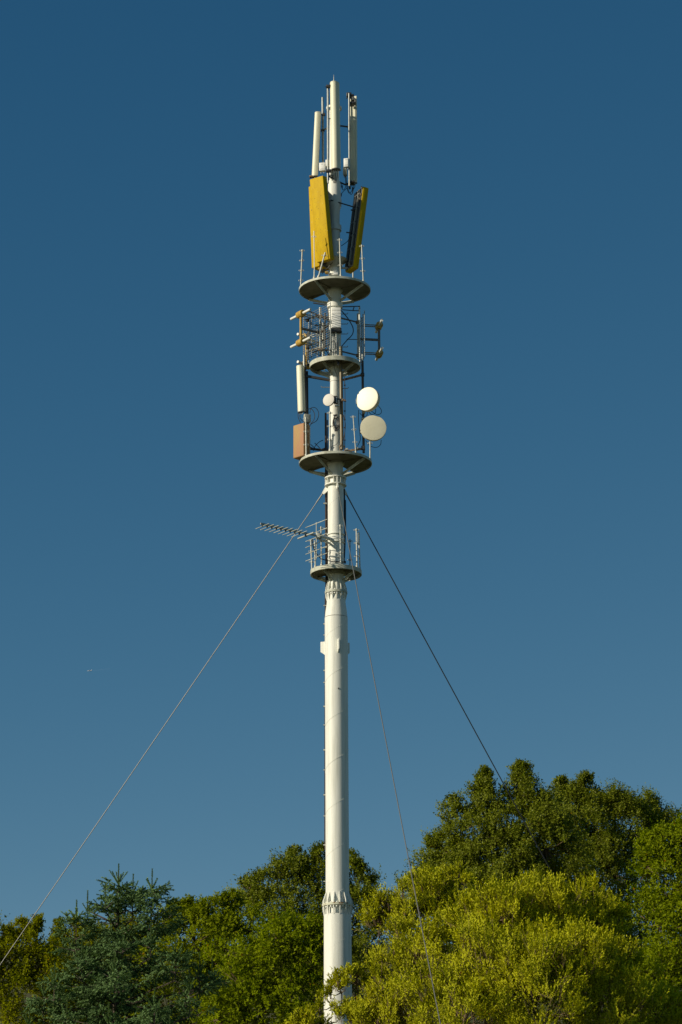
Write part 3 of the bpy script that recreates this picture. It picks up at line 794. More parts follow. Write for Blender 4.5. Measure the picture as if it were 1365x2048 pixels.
# dishes
def dish(px, py, Y, az, rpx, depth, label, m, parts_back=True, tilt=0.0):
    n, t = frame(az); n = (n + Vector((0, 0, tilt))).normalized(); t = Vector((0, 0, 1)).cross(n).normalized(); b = n.cross(t)
    c = W(px, py, Y); r = rpx * mpp(py, Y)
    d_ = thing('dish_antenna', c - Vector((0, 0, r)), label, 'dish antenna', 'round drum dish antennas')
    def disc(prof, name, mm, sm=35):
        k = 56; vs = []; fs = []; P = len(prof)
        for i in range(k):
            q = 2 * math.pi * i / k
            for rr_, o_ in prof: vs.append(c + (t * math.cos(q) + b * math.sin(q)) * rr_ + n * o_)
        for i in range(k):
            j = (i + 1) % k
            for l in range(P - 1): fs.append((i * P + l, j * P + l, j * P + l + 1, i * P + l + 1))
        return MB().add(vs, fs).build(name, mm, d_, smooth=sm)
    disc([(.0005, .014), (r * .5, .012), (r * .9, .004), (r * .985, 0), (r * .985, -.008)], 'radome', m)
    disc([(r * .985, -.002), (r, -.002), (r * 1.0, -.014), (r * .985, -.016), (r * .985, -depth), (r * .9, -depth - .02), (r * .35, -depth - r * .32), (.0005, -depth - r * .34)], 'drum_shroud', 'dish_grey' if m != 'dish_small' else 'grey_steel')
    q = c - n * (depth + r * .34)
    MB().tube(q, q - n * .10, r * .22, None, 14).build('feed_housing', 'galv', d_)
    for i in range(8 if rpx > 20 else 4):
        g_ = 2 * math.pi * (i + .3) / (8 if rpx > 20 else 4)
        p_ = c + (t * math.cos(g_) + b * math.sin(g_)) * (r * 1.003) - n * .02
        MB().box(p_, .02, .02, .03, t, b, n).build('rim_clip', 'rust', d_, smooth=None)
    return d_, c, n, t, r
PX_PIPE = 726.8
d1, c, n, t, r = dish(734.3, 797.5, -.36, -28, 24.6, .14, 'bright cream dish, upper of the two big ones on the right', 'dish', tilt=.03)
d2, c, n, t, r = dish(747.2, 855.5, -.25, 3, 26.3, .10, 'duller beige dish, lower of the two big ones on the right', 'dish_grey')
d3, c, n, t, r = dish(657.4, 799.6, -.55, -28, 12.6, .05, 'small grey dish on the front of the mast', 'dish_small')
MB().box(W(672, 800, -.42), .10, .12, .20).build('bracket', 'dark', d3, bevel=.01)
MB().box(W(673.2, 800, -.49), .02, .04, .15).build('bracket_plate', 'white', d3, bevel=.004)
MB().box(W(674.5, 812, -.42), .10, .08, .04).build('cable_box', 'white', d3, bevel=.008)
MB().prism([(-.022, -.02), (.022, -.02), (.022, .02), (-.022, .02)], W(676, 798, -.40), W(693, 802, -.42), Vector((0, 0, 1)), Vector((0, 1, 0))).build('arm', 'grey_steel', d3, smooth=None)
for x, y in ((686.5, 799), (690, 801), (685, 801)): MB().box(W(x, y, -.50), .05, .04, .035).build('clamp', 'rust', d3, bevel=.006)
for pts in ([(757, 811), (763, 820), (762, 827), (754, 829), (743, 822)], [(752, 818), (751, 826), (744, 829), (738, 824)]):
    cable([W(x, y, -.10) for x, y in pts], .0085, d1)
for pts in ([(763, 880), (761, 890), (752, 895), (740, 891), (732, 881)], [(718, 820), (717.5, 840), (720, 865), (721, 880), (715, 893)], [(735, 823), (734, 831), (727, 833), (720, 826)]):
    cable([W(x, y, -.05) for x, y in pts], .0085, d2)
dp = thing('dish_pole', W(727.8, 905, -.05), 'dark vertical pipe carrying the two big dishes, with rusty arms to the mast', 'pipe')
MB().tube(W(727.9, 906, -.05), W(725.4, 722, -.05), .034, None, 12).build('tube', 'dark', dp)
MB().tube(W(725.4, 722, -.05), W(725.2, 708, -.05), .020, None, 12).build('pipe_top', 'galv_w', dp)  # sunlight on the pole's top end, put into a paler steel
for (a0_, a1_) in (((686, 760), (724, 750)), ((690, 903), (727, 897))):
    MB().prism([(-.026, -.02), (.026, -.02), (.026, .02), (-.026, .02)], W(*a0_, -.02), W(*a1_, -.05), Vector((0, 0, 1)), Vector((0, 1, 0))).build('arm', 'rust', dp, smooth=None)
MB().box(W(725.5, 749.5, -.05), .1, .1, .08).build('clamp', 'dark', dp, bevel=.01)
MB().box(W(727, 896, -.05), .1, .1, .10).build('clamp', 'dark', dp, bevel=.01)
for x, y in ((728, 825), (726, 838), (724, 865), (714, 897), (694, 899)): MB().box(W(x, y, -.12), .08, .1, .05).build('clamp', 'galv_w', dp, bevel=.01)
for (d__, x, y) in ((d1, 730, 797), (d2, 737, 856)):
    MB().box(W(x, y, -.14), .22, .14, .10).build('mount_bracket', 'grey_steel', d__, bevel=.01)

# coil of spare cable on the mast
cc = thing('cable_coil', W(672, 860, -.3), 'oval coil of spare black cable on a white plate on the mast', 'cable coil')
q0 = W(672.3, 845, -.24)
MB().prism([(math.cos(t_) * .075, math.sin(t_) * .19) for t_ in [i / 24 * 6.283 for i in range(24)]], q0, q0 + Vector((0, .03, 0)), Vector((1, 0, 0)), Vector((0, 0, 1))).build('plate', 'white', cc)
for k in range(7):
    s_ = random.Random(k); w_ = .045 + .012 * k * .8; h_ = .13 + .014 * k
    MB().path([q0 + Vector((math.cos(t_) * w_ * (1 if k % 2 else .8) + .01 * (k - 3) * .4, -.012 - .004 * k, math.sin(t_) * h_ - .02 * (k % 3))) for t_ in [i / 28 * 6.283 for i in range(28)]], .006, 5, closed=True).build('loop', 'black', cc)
MB().box(W(672, 851, -.30), .16, .02, .015).build('strap', 'dark', cc, smooth=None)
MB().box(W(671, 830.5, -.30), .1, .03, .03).build('strap', 'dark', cc, smooth=None)
MB().box(W(673, 861, -.30), .09, .04, .04).build('buckle', 'dark', cc, smooth=None)
cable([W(680, 875, -.27), W(674, 888, -.27), W(664, 893, -.3), W(657, 899, -.35)], .006, cc)

# ------------------------------------------------------------------ log periodic antenna on the lowest platform
lp = thing('yagi_antenna', W(640, 1072, -.5), 'comb-like aerial with many short rods pointing left from the mast', 'antenna')
nL, tL = frame(-53)
P1 = W(632, 1071.5, -.55); LL = 1.72
tip = P1 + nL * LL
tip.z = W(526, 1048, tip.y).z; ddL = (tip - P1).normalized(); upL = tL.cross(ddL); upL = upL if upL.z > 0 else -upL
MB().prism([(-.014, -.016), (.014, -.016), (.014, .034), (-.014, .034)], tip, P1 - ddL * .18, tL, upL, .9).build('boom', 'galv', lp, smooth=None)
for k in range(9):
    f = .035 + k * .083; q = tip.lerp(P1, f)
    MB().tube(q - tL * (.29 + .006 * k) - upL * .045, q + tL * (.29 + .006 * k) - upL * .045, .0080, None, 6).build('director_rod', 'deck', lp)
    MB().prism([(-.016, 0), (.016, 0), (.010, -.04), (-.010, -.04)], q - tL * .02 - upL * .02, q + tL * .02 - upL * .02, ddL, upL).build('rod_clamp', 'dark', lp, smooth=None)
q = tip.lerp(P1, .82) - upL * .05
for s_ in (-1, 1): MB().tube(q + tL * s_ * .04, q + tL * s_ * .34, .021, None, 8).build('driven_rod', 'galv_w', lp)
MB().box(q, .06, .05, .05, tL, ddL, upL).build('feed_box', 'dark', lp, smooth=None)
qr = P1 - ddL * .02
MB().tube(qr - Vector((0, 0, .62)), qr + Vector((0, 0, .36)), .012, None, 6).build('reflector_upright', 'galv_w', lp)
for z_, h in ((.33, .46), (.10, .46), (-.04, .46), (-.20, .46), (-.38, .46), (-.56, .46)):
    MB().tube(qr + Vector((0, 0, z_)) - tL * h, qr + Vector((0, 0, z_)) + tL * h, .0095, None, 6).build('reflector_rod', 'deck', lp)
MB().box(W(637, 1072, -.5), .10, .12, .16).build('mast_clamp', 'galv_w', lp, bevel=.01)
MB().tube(W(640, 1072, -.48), W(668, 1080, -.12), .045, None, 14).build('arm_tube', 'paint', lp)
MB().tube(W(640, 1078, -.48), W(660, 1087, -.15), .030, None, 12).build('arm_brace', 'paint', lp)
for y in (1070, 1086):
    MB().lathe([(R(15.7, y), zt(y) - .012), (R(18, y), zt(y) - .012), (R(18, y), zt(y) + .012), (R(15.7, y), zt(y) + .012)], n=40, closed_prof=True).build('pole_clamp', 'paint', lp)
cable([W(625, 1078, -.5), W(628, 1096, -.48), W(640, 1115, -.4), W(655, 1121, -.3), W(672, 1123, -.25), W(688, 1124, -.15)], .013, lp)
MB().box(W(690.5, 1124.5, -.12), .05, .05, .06).build('cable_gland', 'black', lp, smooth=None)

# ------------------------------------------------------------------ aeroplane with its short trail, far off
pc = W(179.5, 1341.5, 21000)
air = thing('airliner', pc, 'tiny white airliner far off in the left of the sky', 'airliner')
dfl = Vector((-1, .35, .01)).normalized(); sfl = Vector((0, 0, 1)).cross(dfl).normalized()
fu = []
for s_, r_ in ((-19, .3), (-15, 1.6), (-8, 2.1), (12, 2.1), (16, 1.7), (19, .4)): fu.append((s_, r_))
mb = MB(); k = 16; vs = []
for s_, r_ in fu:
    for i in range(k): vs.append(pc + dfl * s_ + (sfl * math.cos(i / k * 6.283) + Vector((0, 0, 1)) * math.sin(i / k * 6.283)) * r_)
mb.add(vs, [(l * k + i, l * k + (i + 1) % k, (l + 1) * k + (i + 1) % k, (l + 1) * k + i) for l in range(len(fu) - 1) for i in range(k)] + [tuple(range(k)), tuple(range(5 * k, 6 * k))])
mb.build('fuselage', 'far_white', air)
for s_ in (1, -1):
    for nm, a0, ch, sp, zz in (('wing', 2, 6, 17, -1), ('tailplane', -15, 3, 6, .8)):
        p = [pc + dfl * a0 + sfl * s_ * 1.5, pc + dfl * (a0 - ch) + sfl * s_ * 1.5, pc + dfl * (a0 - ch - sp * .35) + sfl * s_ * sp, pc + dfl * (a0 - sp * .45) + sfl * s_ * sp]
        p = [q + Vector((0, 0, zz)) for q in p]
        MB().add(p + [q + Vector((0, 0, .4)) for q in p], [(0, 1, 2, 3), (7, 6, 5, 4), (0, 4, 5, 1), (1, 5, 6, 2), (2, 6, 7, 3), (3, 7, 4, 0)]).build(nm, 'far_white', air, smooth=None)
p = [pc + dfl * -13, pc + dfl * -18, pc + dfl * -20 + Vector((0, 0, 8)), pc + dfl * -17 + Vector((0, 0, 8))]
MB().add([q + sfl * .2 for q in p] + [q - sfl * .2 for q in p], [(0, 1, 2, 3), (7, 6, 5, 4), (0, 4, 5, 1), (1, 5, 6, 2), (2, 6, 7, 3), (3, 7, 4, 0)]).build('fin', 'far_white', air, smooth=None)
tm = bpy.data.materials.new('thin_vapour'); tm.use_nodes = True
nt = tm.node_tree; nt.nodes.clear()
o_ = nt.nodes.new('ShaderNodeOutputMaterial'); d_ = nt.nodes.new('ShaderNodeBsdfDiffuse'); d_.inputs[0].default_value = (.9, .9, .9, 1)
t__ = nt.nodes.new('ShaderNodeBsdfTransparent'); mx = nt.nodes.new('ShaderNodeMixShader'); mx.inputs[0].default_value = .010
nt.links.new(t__.outputs[0], mx.inputs[1]); nt.links.new(d_.outputs[0], mx.inputs[2]); nt.links.new(mx.outputs[0], o_.inputs[0])
tr = MB().path([pc - dfl * 22, pc - dfl * 60, pc - dfl * 170 + Vector((0, 0, 4))], 1.6, 8, r1=3.0).build('vapour_trail', tm)
tag(tr, 'short faint white vapour trail right behind the tiny airliner', 'vapour trail')

# ------------------------------------------------------------------ trees
def mesh_fast(name, V, F4, tint, m, parent):
    """V (n,3) array, F4 (m,4) quads (or (m,3) triangles), tint per vertex"""
    me = bpy.data.meshes.new(name)
    k = F4.shape[1]
    me.vertices.add(len(V)); me.vertices.foreach_set('co', V.astype(np.float32).ravel())
    me.loops.add(F4.size); me.loops.foreach_set('vertex_index', F4.astype(np.int32).ravel())
    me.polygons.add(len(F4)); me.polygons.foreach_set('loop_start', np.arange(0, F4.size, k, dtype=np.int32))
    at = me.attributes.new('tint', 'FLOAT', 'POINT'); at.data.foreach_set('value', tint.astype(np.float32))
    me.update(calc_edges=True)
    me.materials.append(m)
    o = bpy.data.objects.new(name, me)
    link(o, parent); PW[o.name] = Matrix.Identity(4)
    return o
def norm(a): return a / np.maximum(np.linalg.norm(a, axis=-1, keepdims=True), 1e-9)

def leaves_on_shoots(rng, S, D, L, nleaf, leaf_len, leaf_w, spread, tint_s, flat=.5, O=None, tri=False):
    """S start (n,3), D direction, L length; returns quads of pointed leaves spaced along every shoot"""
    n = len(S)
    tt = np.tile((np.arange(nleaf) + .5) / nleaf, (n, 1)) + rng.uniform(-.06, .06, (n, nleaf))
    pos = S[:, None] + D[:, None] * (L[:, None] * tt)[..., None]
    pos = pos.reshape(-1, 3); Dn = np.repeat(D, nleaf, 0)
    rnd = norm(rng.normal(size=(n * nleaf, 3)))
    side = norm(np.cross(Dn, rnd))
    tip_k = np.repeat(1 - .45 * tt.reshape(-1, 1), 1, 1)
    ld = norm(Dn * (1 - spread) + side * spread * tip_k * 1.3 + rng.normal(size=side.shape) * .18)
    ll = leaf_len * rng.uniform(.6, 1.25, len(pos)); lw = ll * leaf_w
    nrm = norm(rng.normal(size=ld.shape) * .42 + np.array([0, 0, 1.0]) * flat + side * .2 + (np.repeat(O, nleaf, 0) * .75 if O is not None else 0))
    b = norm(np.cross(nrm, ld)); nr = np.cross(ld, b)
    q0 = pos; q2 = pos + ld * ll[:, None] - nr * (ll * .12)[:, None]
    mid = pos + ld * (ll * .48)[:, None]
    q1 = mid + b * (lw * .5)[:, None]; q3 = mid - b * (lw * .5)[:, None]
    if tri:
        m2 = pos + ld * (ll * .22)[:, None]
        V = np.stack([m2 + b * (lw * .62)[:, None], q2, m2 - b * (lw * .62)[:, None]], 1).reshape(-1, 3)
    else:
        V = np.stack([q0, q1, q2, q3], 1).reshape(-1, 3)
    tint = np.clip(np.repeat(tint_s, nleaf) + rng.normal(0, .13, len(pos)), 0, 1)
    odd = rng.uniform(size=len(pos)) < .006
    tint = np.where(odd, 1.0, np.minimum(tint, .96))
    return V, np.repeat(tint, 3 if tri else 4)

def tree(name, label, cat, lobes, Y, kind, seed, shoots=22, sub=30, nleaf=10, leaf=.075, leafw=.45, shoot=.32, up=.4, spread=.5, base=None, trunk_r=.14, group=None, clump=.26, inner=.35, dY=1.0, flat=.45, stems=False, fill=1.0, trunks=1, hole=-.8, hole_scale=1.0):
    rng = np.random.default_rng(seed)
    C = []; Rr = []; DN = []
    for (px, py, rp, *rest) in lobes:
        dy = rest[0] if rest else 0.0
        DN.append(rest[1] if len(rest) > 1 else 1.0)
        c = W(px, py, Y + dy); C.append((c.x, c.y, c.z)); Rr.append(rp * mpp(py, Y + dy))
    C = np.array(C); Rr = np.array(Rr)
    cx = C[:, 0].mean() if base is None else W(base, 2000, Y).x
    tr = thing(name, (cx, Y, 0), label, cat, group)
    Z_CUT = W(682, 2100, Y).z + .4
    subc = []; subr = []; subo = []; subs = []; smal = []
    for c, r, dn in zip(C, Rr, DN):
        k = int(sub * (1.15 if kind == 'willow' else 1.75) * (r / 1.0) ** 2.05 * fill * dn * (.45 if c[2] + r < Z_CUT else 1)) + (6 if dn == 1 else 2)
        d = norm(rng.normal(size=(k, 3))); d[:, 2] = np.where(d[:, 2] < -.5, -d[:, 2], d[:, 2])
        u = rng.uniform(inner, 1.0, k) ** .6 * np.where(rng.uniform(size=k) < .14, rng.uniform(1.0, 1.17, k), rng.uniform(.82, 1.0, k))
        wob = 1 + .20 * np.sin(d @ np.array([3.1, 2.3, 4.2]) + c[0] * 5) + .16 * np.sin(d @ np.array([-5.3, 4.1, 6.7]) + c[2] * 7)
        subc.append(c + d * (u * wob * r)[:, None]); subr.append(np.full(k, clump) * rng.uniform(.5, 1.4, k) * min(1.0, r) * np.where(u > 1, .6, 1)); smal.append(np.full(k, r < .42)); subo.append(d); subs.append(np.full(k, min(1.0, .35 + r)))
    subs = np.concatenate(subs); subc = np.concatenate(subc); subr = np.concatenate(subr); subo = np.concatenate(subo)
    kd = norm(rng.normal(size=(9, 3))) * (2 * math.pi / rng.uniform(.7, 2.0, (9, 1))) / hole_scale
    fld = np.sin(subc @ kd.T + rng.uniform(0, 6.28, 9)).sum(1) / 3.0
    if True:
        keep = (fld > hole) | (np.concatenate(smal)); subc, subr, subo, subs = subc[keep], subr[keep], subo[keep], subs[keep]
    ns = len(subc)
    ct = np.clip(rng.normal(.42, .24, ns), 0, .93)
    # shoots
    idx = np.repeat(np.arange(ns), shoots)
    d = norm(rng.normal(size=(len(idx), 3)))
    S = subc[idx] + d * (subr[idx] * rng.uniform(.1, 1.0, len(idx)))[:, None]
    D = norm(d * .55 + subo[idx] * .45 + np.array([0, 0, up]) + rng.normal(size=d.shape) * .25)
    L = shoot * rng.uniform(.45, 1.3, len(idx)) * subs[idx]
    V, tint = leaves_on_shoots(rng, S, D, L, nleaf, leaf, leafw, spread, ct[idx], flat, subo[idx], kind != 'willow')
    F = np.arange(len(V)).reshape(-1, 4 if kind == 'willow' else 3)
    mesh_fast('crown', V, F, tint, LM[kind], tr)
    # wood: trunk, limbs to every lobe, twigs to every clump
    wood = MB()
    top = C[:, 2].max()
    P0 = Vector((cx, Y, -.2)); fork_z = max(1.2, (C[:, 2] - Rr).min() * .55)
    roots = []
    for k in range(trunks):
        o_ = Vector((rng.uniform(-.5, .5), rng.uniform(-.4, .4), 0)) * (1 if trunks > 1 else 0)
        p_f = Vector((cx + o_.x * 2.2, Y + o_.y * 2, fork_z)); roots.append(p_f)
        MB().path(curve_pts([P0 + o_, (P0 + o_).lerp(p_f, .5) + Vector((.1, 0, 0)), p_f], 4), trunk_r, 10, r1=trunk_r * .8).build('trunk', 'bark', tr)
    big = [k for k in range(len(C)) if Rr[k] > .45] or [0]
    for i, c in enumerate(C):
        c_ = Vector(c)
        if i in big or len(big) < 2:
            f = roots[i % trunks]; r0_ = trunk_r * .42
        else:                                         # small sprays grow from the nearest big one
            k = min((b for b in big if b != i), key=lambda b: np.linalg.norm(C[b] - c) + (2 if C[b][2] > c[2] else 0)); f = Vector(C[k]); r0_ = .022
        m_ = f.lerp(c_, .5) + Vector((rng.uniform(-.5, .5), rng.uniform(-.4, .4), rng.uniform(-.2, .5))) * (1 if r0_ > .03 else .2)
        MB().path(curve_pts([f, m_, c_], 5), r0_, 7, r1=.010).build('limb', 'bark', tr)
    dist = ((subc[:, None] - C[None]) ** 2).sum(-1); near = dist.argmin(1)
    sel = rng.permutation(ns)[:600]
    tw = MB()
    for j in sel:
        a_ = Vector(C[near[j]]); b_ = Vector(subc[j]); m_ = a_.lerp(b_, .55) + Vector((0, 0, -.06))
        tw.path([a_, m_, b_ + (b_ - a_) * .15], .018, 3, r1=.005)
    if stems:
        for j in rng.permutation(len(S))[:2600]:
            a_ = Vector(S[j]); b_ = a_ + Vector(D[j]) * float(L[j]) * 1.0
            tw.tube(a_ - Vector(D[j]) * .15, b_, .005, .002, 3, caps=False)
    o = tw.build('twigs', 'twig', tr, smooth=None); o['kind'] = 'stuff'
    return tr

# spruce with blue-green needles
def spruce(px_top, py_top, Y, seed=5):
    rng = np.random.default_rng(seed)
    top = W(px_top, py_top, Y)
    sp = thing('spruce_tree', (top.x, Y, 0), 'blue-green spruce with upright leader shoots at the lower left', 'tree')
    tk = MB()
    for (z0, r0_), (z1, r1_) in zip([(-.2, .17), (top.z * .5, .10), (top.z - 1.5, .045), (top.z - .5, .016)], [(top.z * .5, .10), (top.z - 1.5, .045), (top.z - .5, .016), (top.z - .1, .006)]):
        tk.tube((top.x, Y, z0), (top.x, Y, z1), r0_, r1_, 10)
    tk.build('trunk', 'bark', sp)
    A = []; Bv = []; Ls = []; T = []           # shoots: start, dir, length, tint
    wood = MB()
    def shoot(p, d, l, t):
        m = max(1, int(round(l / .12)))
        for i in range(m): A.append(p + d * (l * i / m)); Bv.append(d); Ls.append(l / m); T.append(t)
    def vec(*a): return np.array(a, float)
    UP = vec(0, 0, 1)
    def branch(p0, az, el, L, dens=1.0, seg=.11, lift=.5):
        """one bough: side twigs left and right, each carrying finger shoots"""
        h = vec(math.cos(az), math.sin(az), 0); p = p0.copy(); s_ = 0.0
        e_ = el; pts = [Vector(p)]
        n = max(2, int(L / seg)); t0 = rng.uniform(.25, .6)
        for i in range(n):
            f = (i + 1) / n
            e_ = el + (lift * f * f if L > .5 else lift * .4 * f)
            d = h * math.cos(e_) + UP * math.sin(e_)
            p = p + d * (L / n); pts.append(Vector(p))
            if f < .18 and L > .8: continue
            sdv = np.cross(h, UP)
            rem = (1 - f) * L
            tl = min(.10 + rem * .42, .62) * rng.uniform(.7, 1.15)
            for q in (-1, 1):
                if rng.uniform() > dens: continue
                dd = norm(d * .72 + sdv * q * .75 + UP * rng.uniform(-.35, -.02))
                m = max(1, int(tl / .062))
                for j in range(m + 1):
                    pp = p + dd * tl * (j + .2) / m
                    for w_ in (-1, 1):
                        if rng.uniform() < .15: continue
                        ds = norm(dd * .75 + np.cross(dd, UP) * w_ * .6 + UP * rng.uniform(-.95, .10))
                        shoot(pp, ds, rng.uniform(.09, .17), t0 + rng.normal(0, .1))
                shoot(p + dd * tl * .8, norm(dd + UP * .1), rng.uniform(.10, .16), t0 + .1)
            if rng.uniform() < .5: shoot(p, norm(d * .5 + UP * rng.uniform(.2, .8) + rng.normal(size=3) * .3), .10, t0)
        shoot(p - d * .05, norm(d + UP * .25), rng.uniform(.14, .20), t0 + .15)
        wood.path(pts, .020 if L > .8 else .010, 4, r1=.004)
    def leader(tp, height, slope, seed_az, first=.0, whorl=.20, maxlen=2.6, tipn=6, tiplen=.33):
        # bare whorl on top
        base = tp - UP * .02
        d0 = norm(rng.normal(size=3) * .06 + UP)
        [shoot(tp - UP * .42, UP, .42, .9) for _ in range(2)]
        for k in range(tipn):
            az = seed_az + k * 2 * math.pi / tipn
            d = norm(vec(math.cos(az), math.sin(az), 1.45))
            ln_ = tiplen * rng.uniform(.7, 1.15)
            shoot(tp - UP * .36, d, ln_, .85); shoot(tp - UP * .36, d, ln_, .8)
        # ordinary whorls below
        h = .46
        while h < height:
            nb = 5 if h < 1 else 6
            a0_ = rng.uniform(0, 6.28)
            L0 = min(.10 + slope * h * (.55 if h < .6 else .55 + .45 * min(1, (h - .6) / .7)), maxlen)
            if h > 3.3: L0 = min(L0, maxlen)
            for k in range(nb):
                el = rad(20 - min(h, 2.2) * 12 + rng.uniform(-10, 10))
                L = L0 * rng.uniform(.75, 1.12)
                branch(tp - UP * (h + rng.uniform(-.04, .04)), a0_ + k * 6.283 / nb + rng.uniform(-.25, .25), el, L, dens=1.0 if h < 3.4 else .45, seg=.095 if h < 3.4 else .2)
            for k in range(4): shoot(tp - UP * (h + rng.uniform(0, whorl)), norm(vec(*rng.normal(size=2), .5)), .09, .5)
            h += whorl * (1 if h < 3.4 else 2.2)
    T0 = np.array(top)
    leader(T0, 8.3, .41, .3)
    for (x, y, dy, hh, tn) in ((305, 1738, -.25, 1.1, 4), (267, 1748, .3, .8, 3), (154, 1800, -.2, 1.0, 4), (176, 1781, .2, .35, 3), (212, 1765, -.3, .5, 3), (352, 1868, -.9, .8, 3), (230, 1903, -1.35, .7, 4), (310, 1975, -1.5, .8, 4), (165, 1880, -.9, .7, 3), (90, 1950, -.5, .8, 4), (425, 1915, -.3, .5, 3), (400, 1905, -.6, .8, 4), (380, 1940, -1.0, .8, 4), (110, 1925, -.8, .7, 4), (60, 2010, -.6, .7, 4), (135, 1990, -1.2, .8, 4), (340, 2030, -1.8, .7, 4), (303, 1845, -.8, .6, 3), (247, 1850, -.9, .5, 3), (395, 1975, -.7, .6, 4), (218, 2005, -1.7, .6, 4)):
        q = np.array(W(x, y, Y + dy))
        leader(q, hh, .42, rng.uniform(0, 6), tipn=tn, tiplen=.24 if hh > .6 else .17, maxlen=.9)
        if hh > .3:
            inner = T0 * 1.0; inner[2] = q[2] - hh - .3
            wood.path([Vector(q), Vector(q) - Vector((0, 0, hh)), Vector(inner)], .006, 4, r1=.02)
    # needles
    A_ = np.array(A); D_ = np.array(Bv); L_ = np.array(Ls); T_ = np.array(T)
    kd = norm(rng.normal(size=(8, 3))) * (2 * math.pi / rng.uniform(.35, 1.1, (8, 1)))
    fl_ = np.sin(A_ @ kd.T + rng.uniform(0, 6.28, 8)).sum(1) / 2.83
    dtop = T0[2] - A_[:, 2]
    kp = (fl_ > -.12) | (dtop < .75) | (T_ > .78)
    A_, D_, L_, T_ = A_[kp], D_[kp], L_[kp], T_[kp]
    near_m = A_[:, 2] > W(0, 2120, Y).z
    out = []
    for msk, K, wd in ((near_m, 42, .0080), (~near_m, 9, .013)):
        A2, D2, L2, T2 = A_[msk], D_[msk], L_[msk], T_[msk]
        if not len(A2): continue
        n = len(A2)
        t = rng.uniform(0, 1, (n, K))
        pos = (A2[:, None] + D2[:, None] * (L2[:, None] * t)[..., None]).reshape(-1, 3)
        Dn = np.repeat(D2, K, 0)
        side = norm(np.cross(Dn, norm(rng.normal(size=Dn.shape))))
        nd = norm(Dn * .62 + side * .8)
        nl = .027 * rng.uniform(.7, 1.2, len(pos))
        b = norm(np.cross(nd, Dn)) * wd
        V = np.stack([pos - b, pos + b, pos + nd * nl[:, None]], 1).reshape(-1, 3)
        tn = np.clip(np.repeat(T2, K) + rng.normal(0, .1, len(pos)), 0, .96)
        out.append((V, np.repeat(tn, 3)))
    V = np.concatenate([o[0] for o in out]); tn = np.concatenate([o[1] for o in out])
    print('SPRUCE shoots', len(A), 'tris', len(V) // 3)
    mesh_fast('needles', V, np.arange(len(V)).reshape(-1, 3), tn, LM['needle'], sp)
    o = wood.build('boughs', 'bark', sp, smooth=None)
    return sp
spruce(238, 1728, -20)

G1 = 'broad-leaved trees behind the mast'
# willow bushes, front right
tree('sallow_bush', 'large yellow-green bush with pale upright leaves at the lower right, before the dark tree', 'bush',
     [(1060, 1890, 125), (1000, 1840, 75, -.6), (1120, 1830, 75), (1060, 1810, 55, .2), (1190, 1850, 60, .5), (1160, 1950, 100, -1), (980, 1950, 110, -1.5), (1090, 2030, 130, -2), (940, 1860, 60), (1240, 1960, 70, 0), (1215, 1880, 50, .4), (925, 2050, 110, -2), (1230, 2060, 110, -1), (1060, 1970, 100, -2.2), (1320, 2040, 70, .3), (1080, 2250, 190), (1200, 2350, 170, 0), (960, 2330, 160)],
     -8, 'willow', 11, shoots=27, sub=42, nleaf=13, leaf=.064, leafw=.37, shoot=.30, up=1.1, spread=.38, trunk_r=.10, clump=.26, stems=True, trunks=4, flat=.15, hole=-.5, hole_scale=.6)
tree('sallow_bush', 'yellow-green bush just right of the mast, its twigs crossing the pole foot', 'bush',
     [(850, 1860, 85), (880, 1800, 55, .3), (800, 1830, 50, 0), (910, 1770, 34, .4), (845, 1775, 30, .3), (760, 1850, 42), (785, 1925, 52, -.5), (845, 1950, 90, -1), (760, 1990, 42, -1), (752, 2045, 50, -1.4), (618, 2062, 34, -1.5), (585, 2080, 34, -1.4), (820, 2050, 95, -1.5), (560, 2100, 34, -1.5), (712, 1965, 28, -.8, .7), (684, 1985, 30, -1, .5), (700, 2035, 44, -1.2, .7), (664, 2045, 44, -1.4, .55), (670, 2010, 30, -1.2, .4), (750, 2200, 150), (860, 2250, 160), (620, 2240, 80)],
     -6, 'willow', 12, shoots=27, sub=42, nleaf=13, leaf=.064, leafw=.37, shoot=.30, up=1.1, spread=.38, trunk_r=.10, clump=.24, stems=True, trunks=4, flat=.15, hole=-.5, hole_scale=.6)
# dark trees behind right
tree('dark_tree', 'tall dark green tree with two pointed tops, highest behind the yellow-green bush', 'tree',
     [(968, 1608, 34), (966, 1588, 26), (970, 1572, 19), (966, 1560, 12), (969, 1549, 6), (1040, 1590, 34), (1036, 1572, 24), (1042, 1556, 17), (1039, 1544, 10), (1041, 1535, 5), (905, 1618, 20), (925, 1655, 40), (1000, 1630, 24), (1085, 1612, 20),  (965, 1668, 56), (1040, 1655, 60), (885, 1700, 32), (868, 1690, 16), (1000, 1740, 110), (920, 1760, 90), (1085, 1640, 55), (1090, 1700, 90), (880, 1740, 50, 1), (1060, 1800, 110), (950, 1850, 120), (860, 1800, 70, 1), (1000, 1950, 150, 0)],
     18, 'dark', 21, shoots=17, sub=31, nleaf=10, leaf=.078, leafw=.54, shoot=.40, up=.8, spread=.6, trunk_r=.26, group=None, clump=.24, inner=.3, trunks=2, hole=-.6)
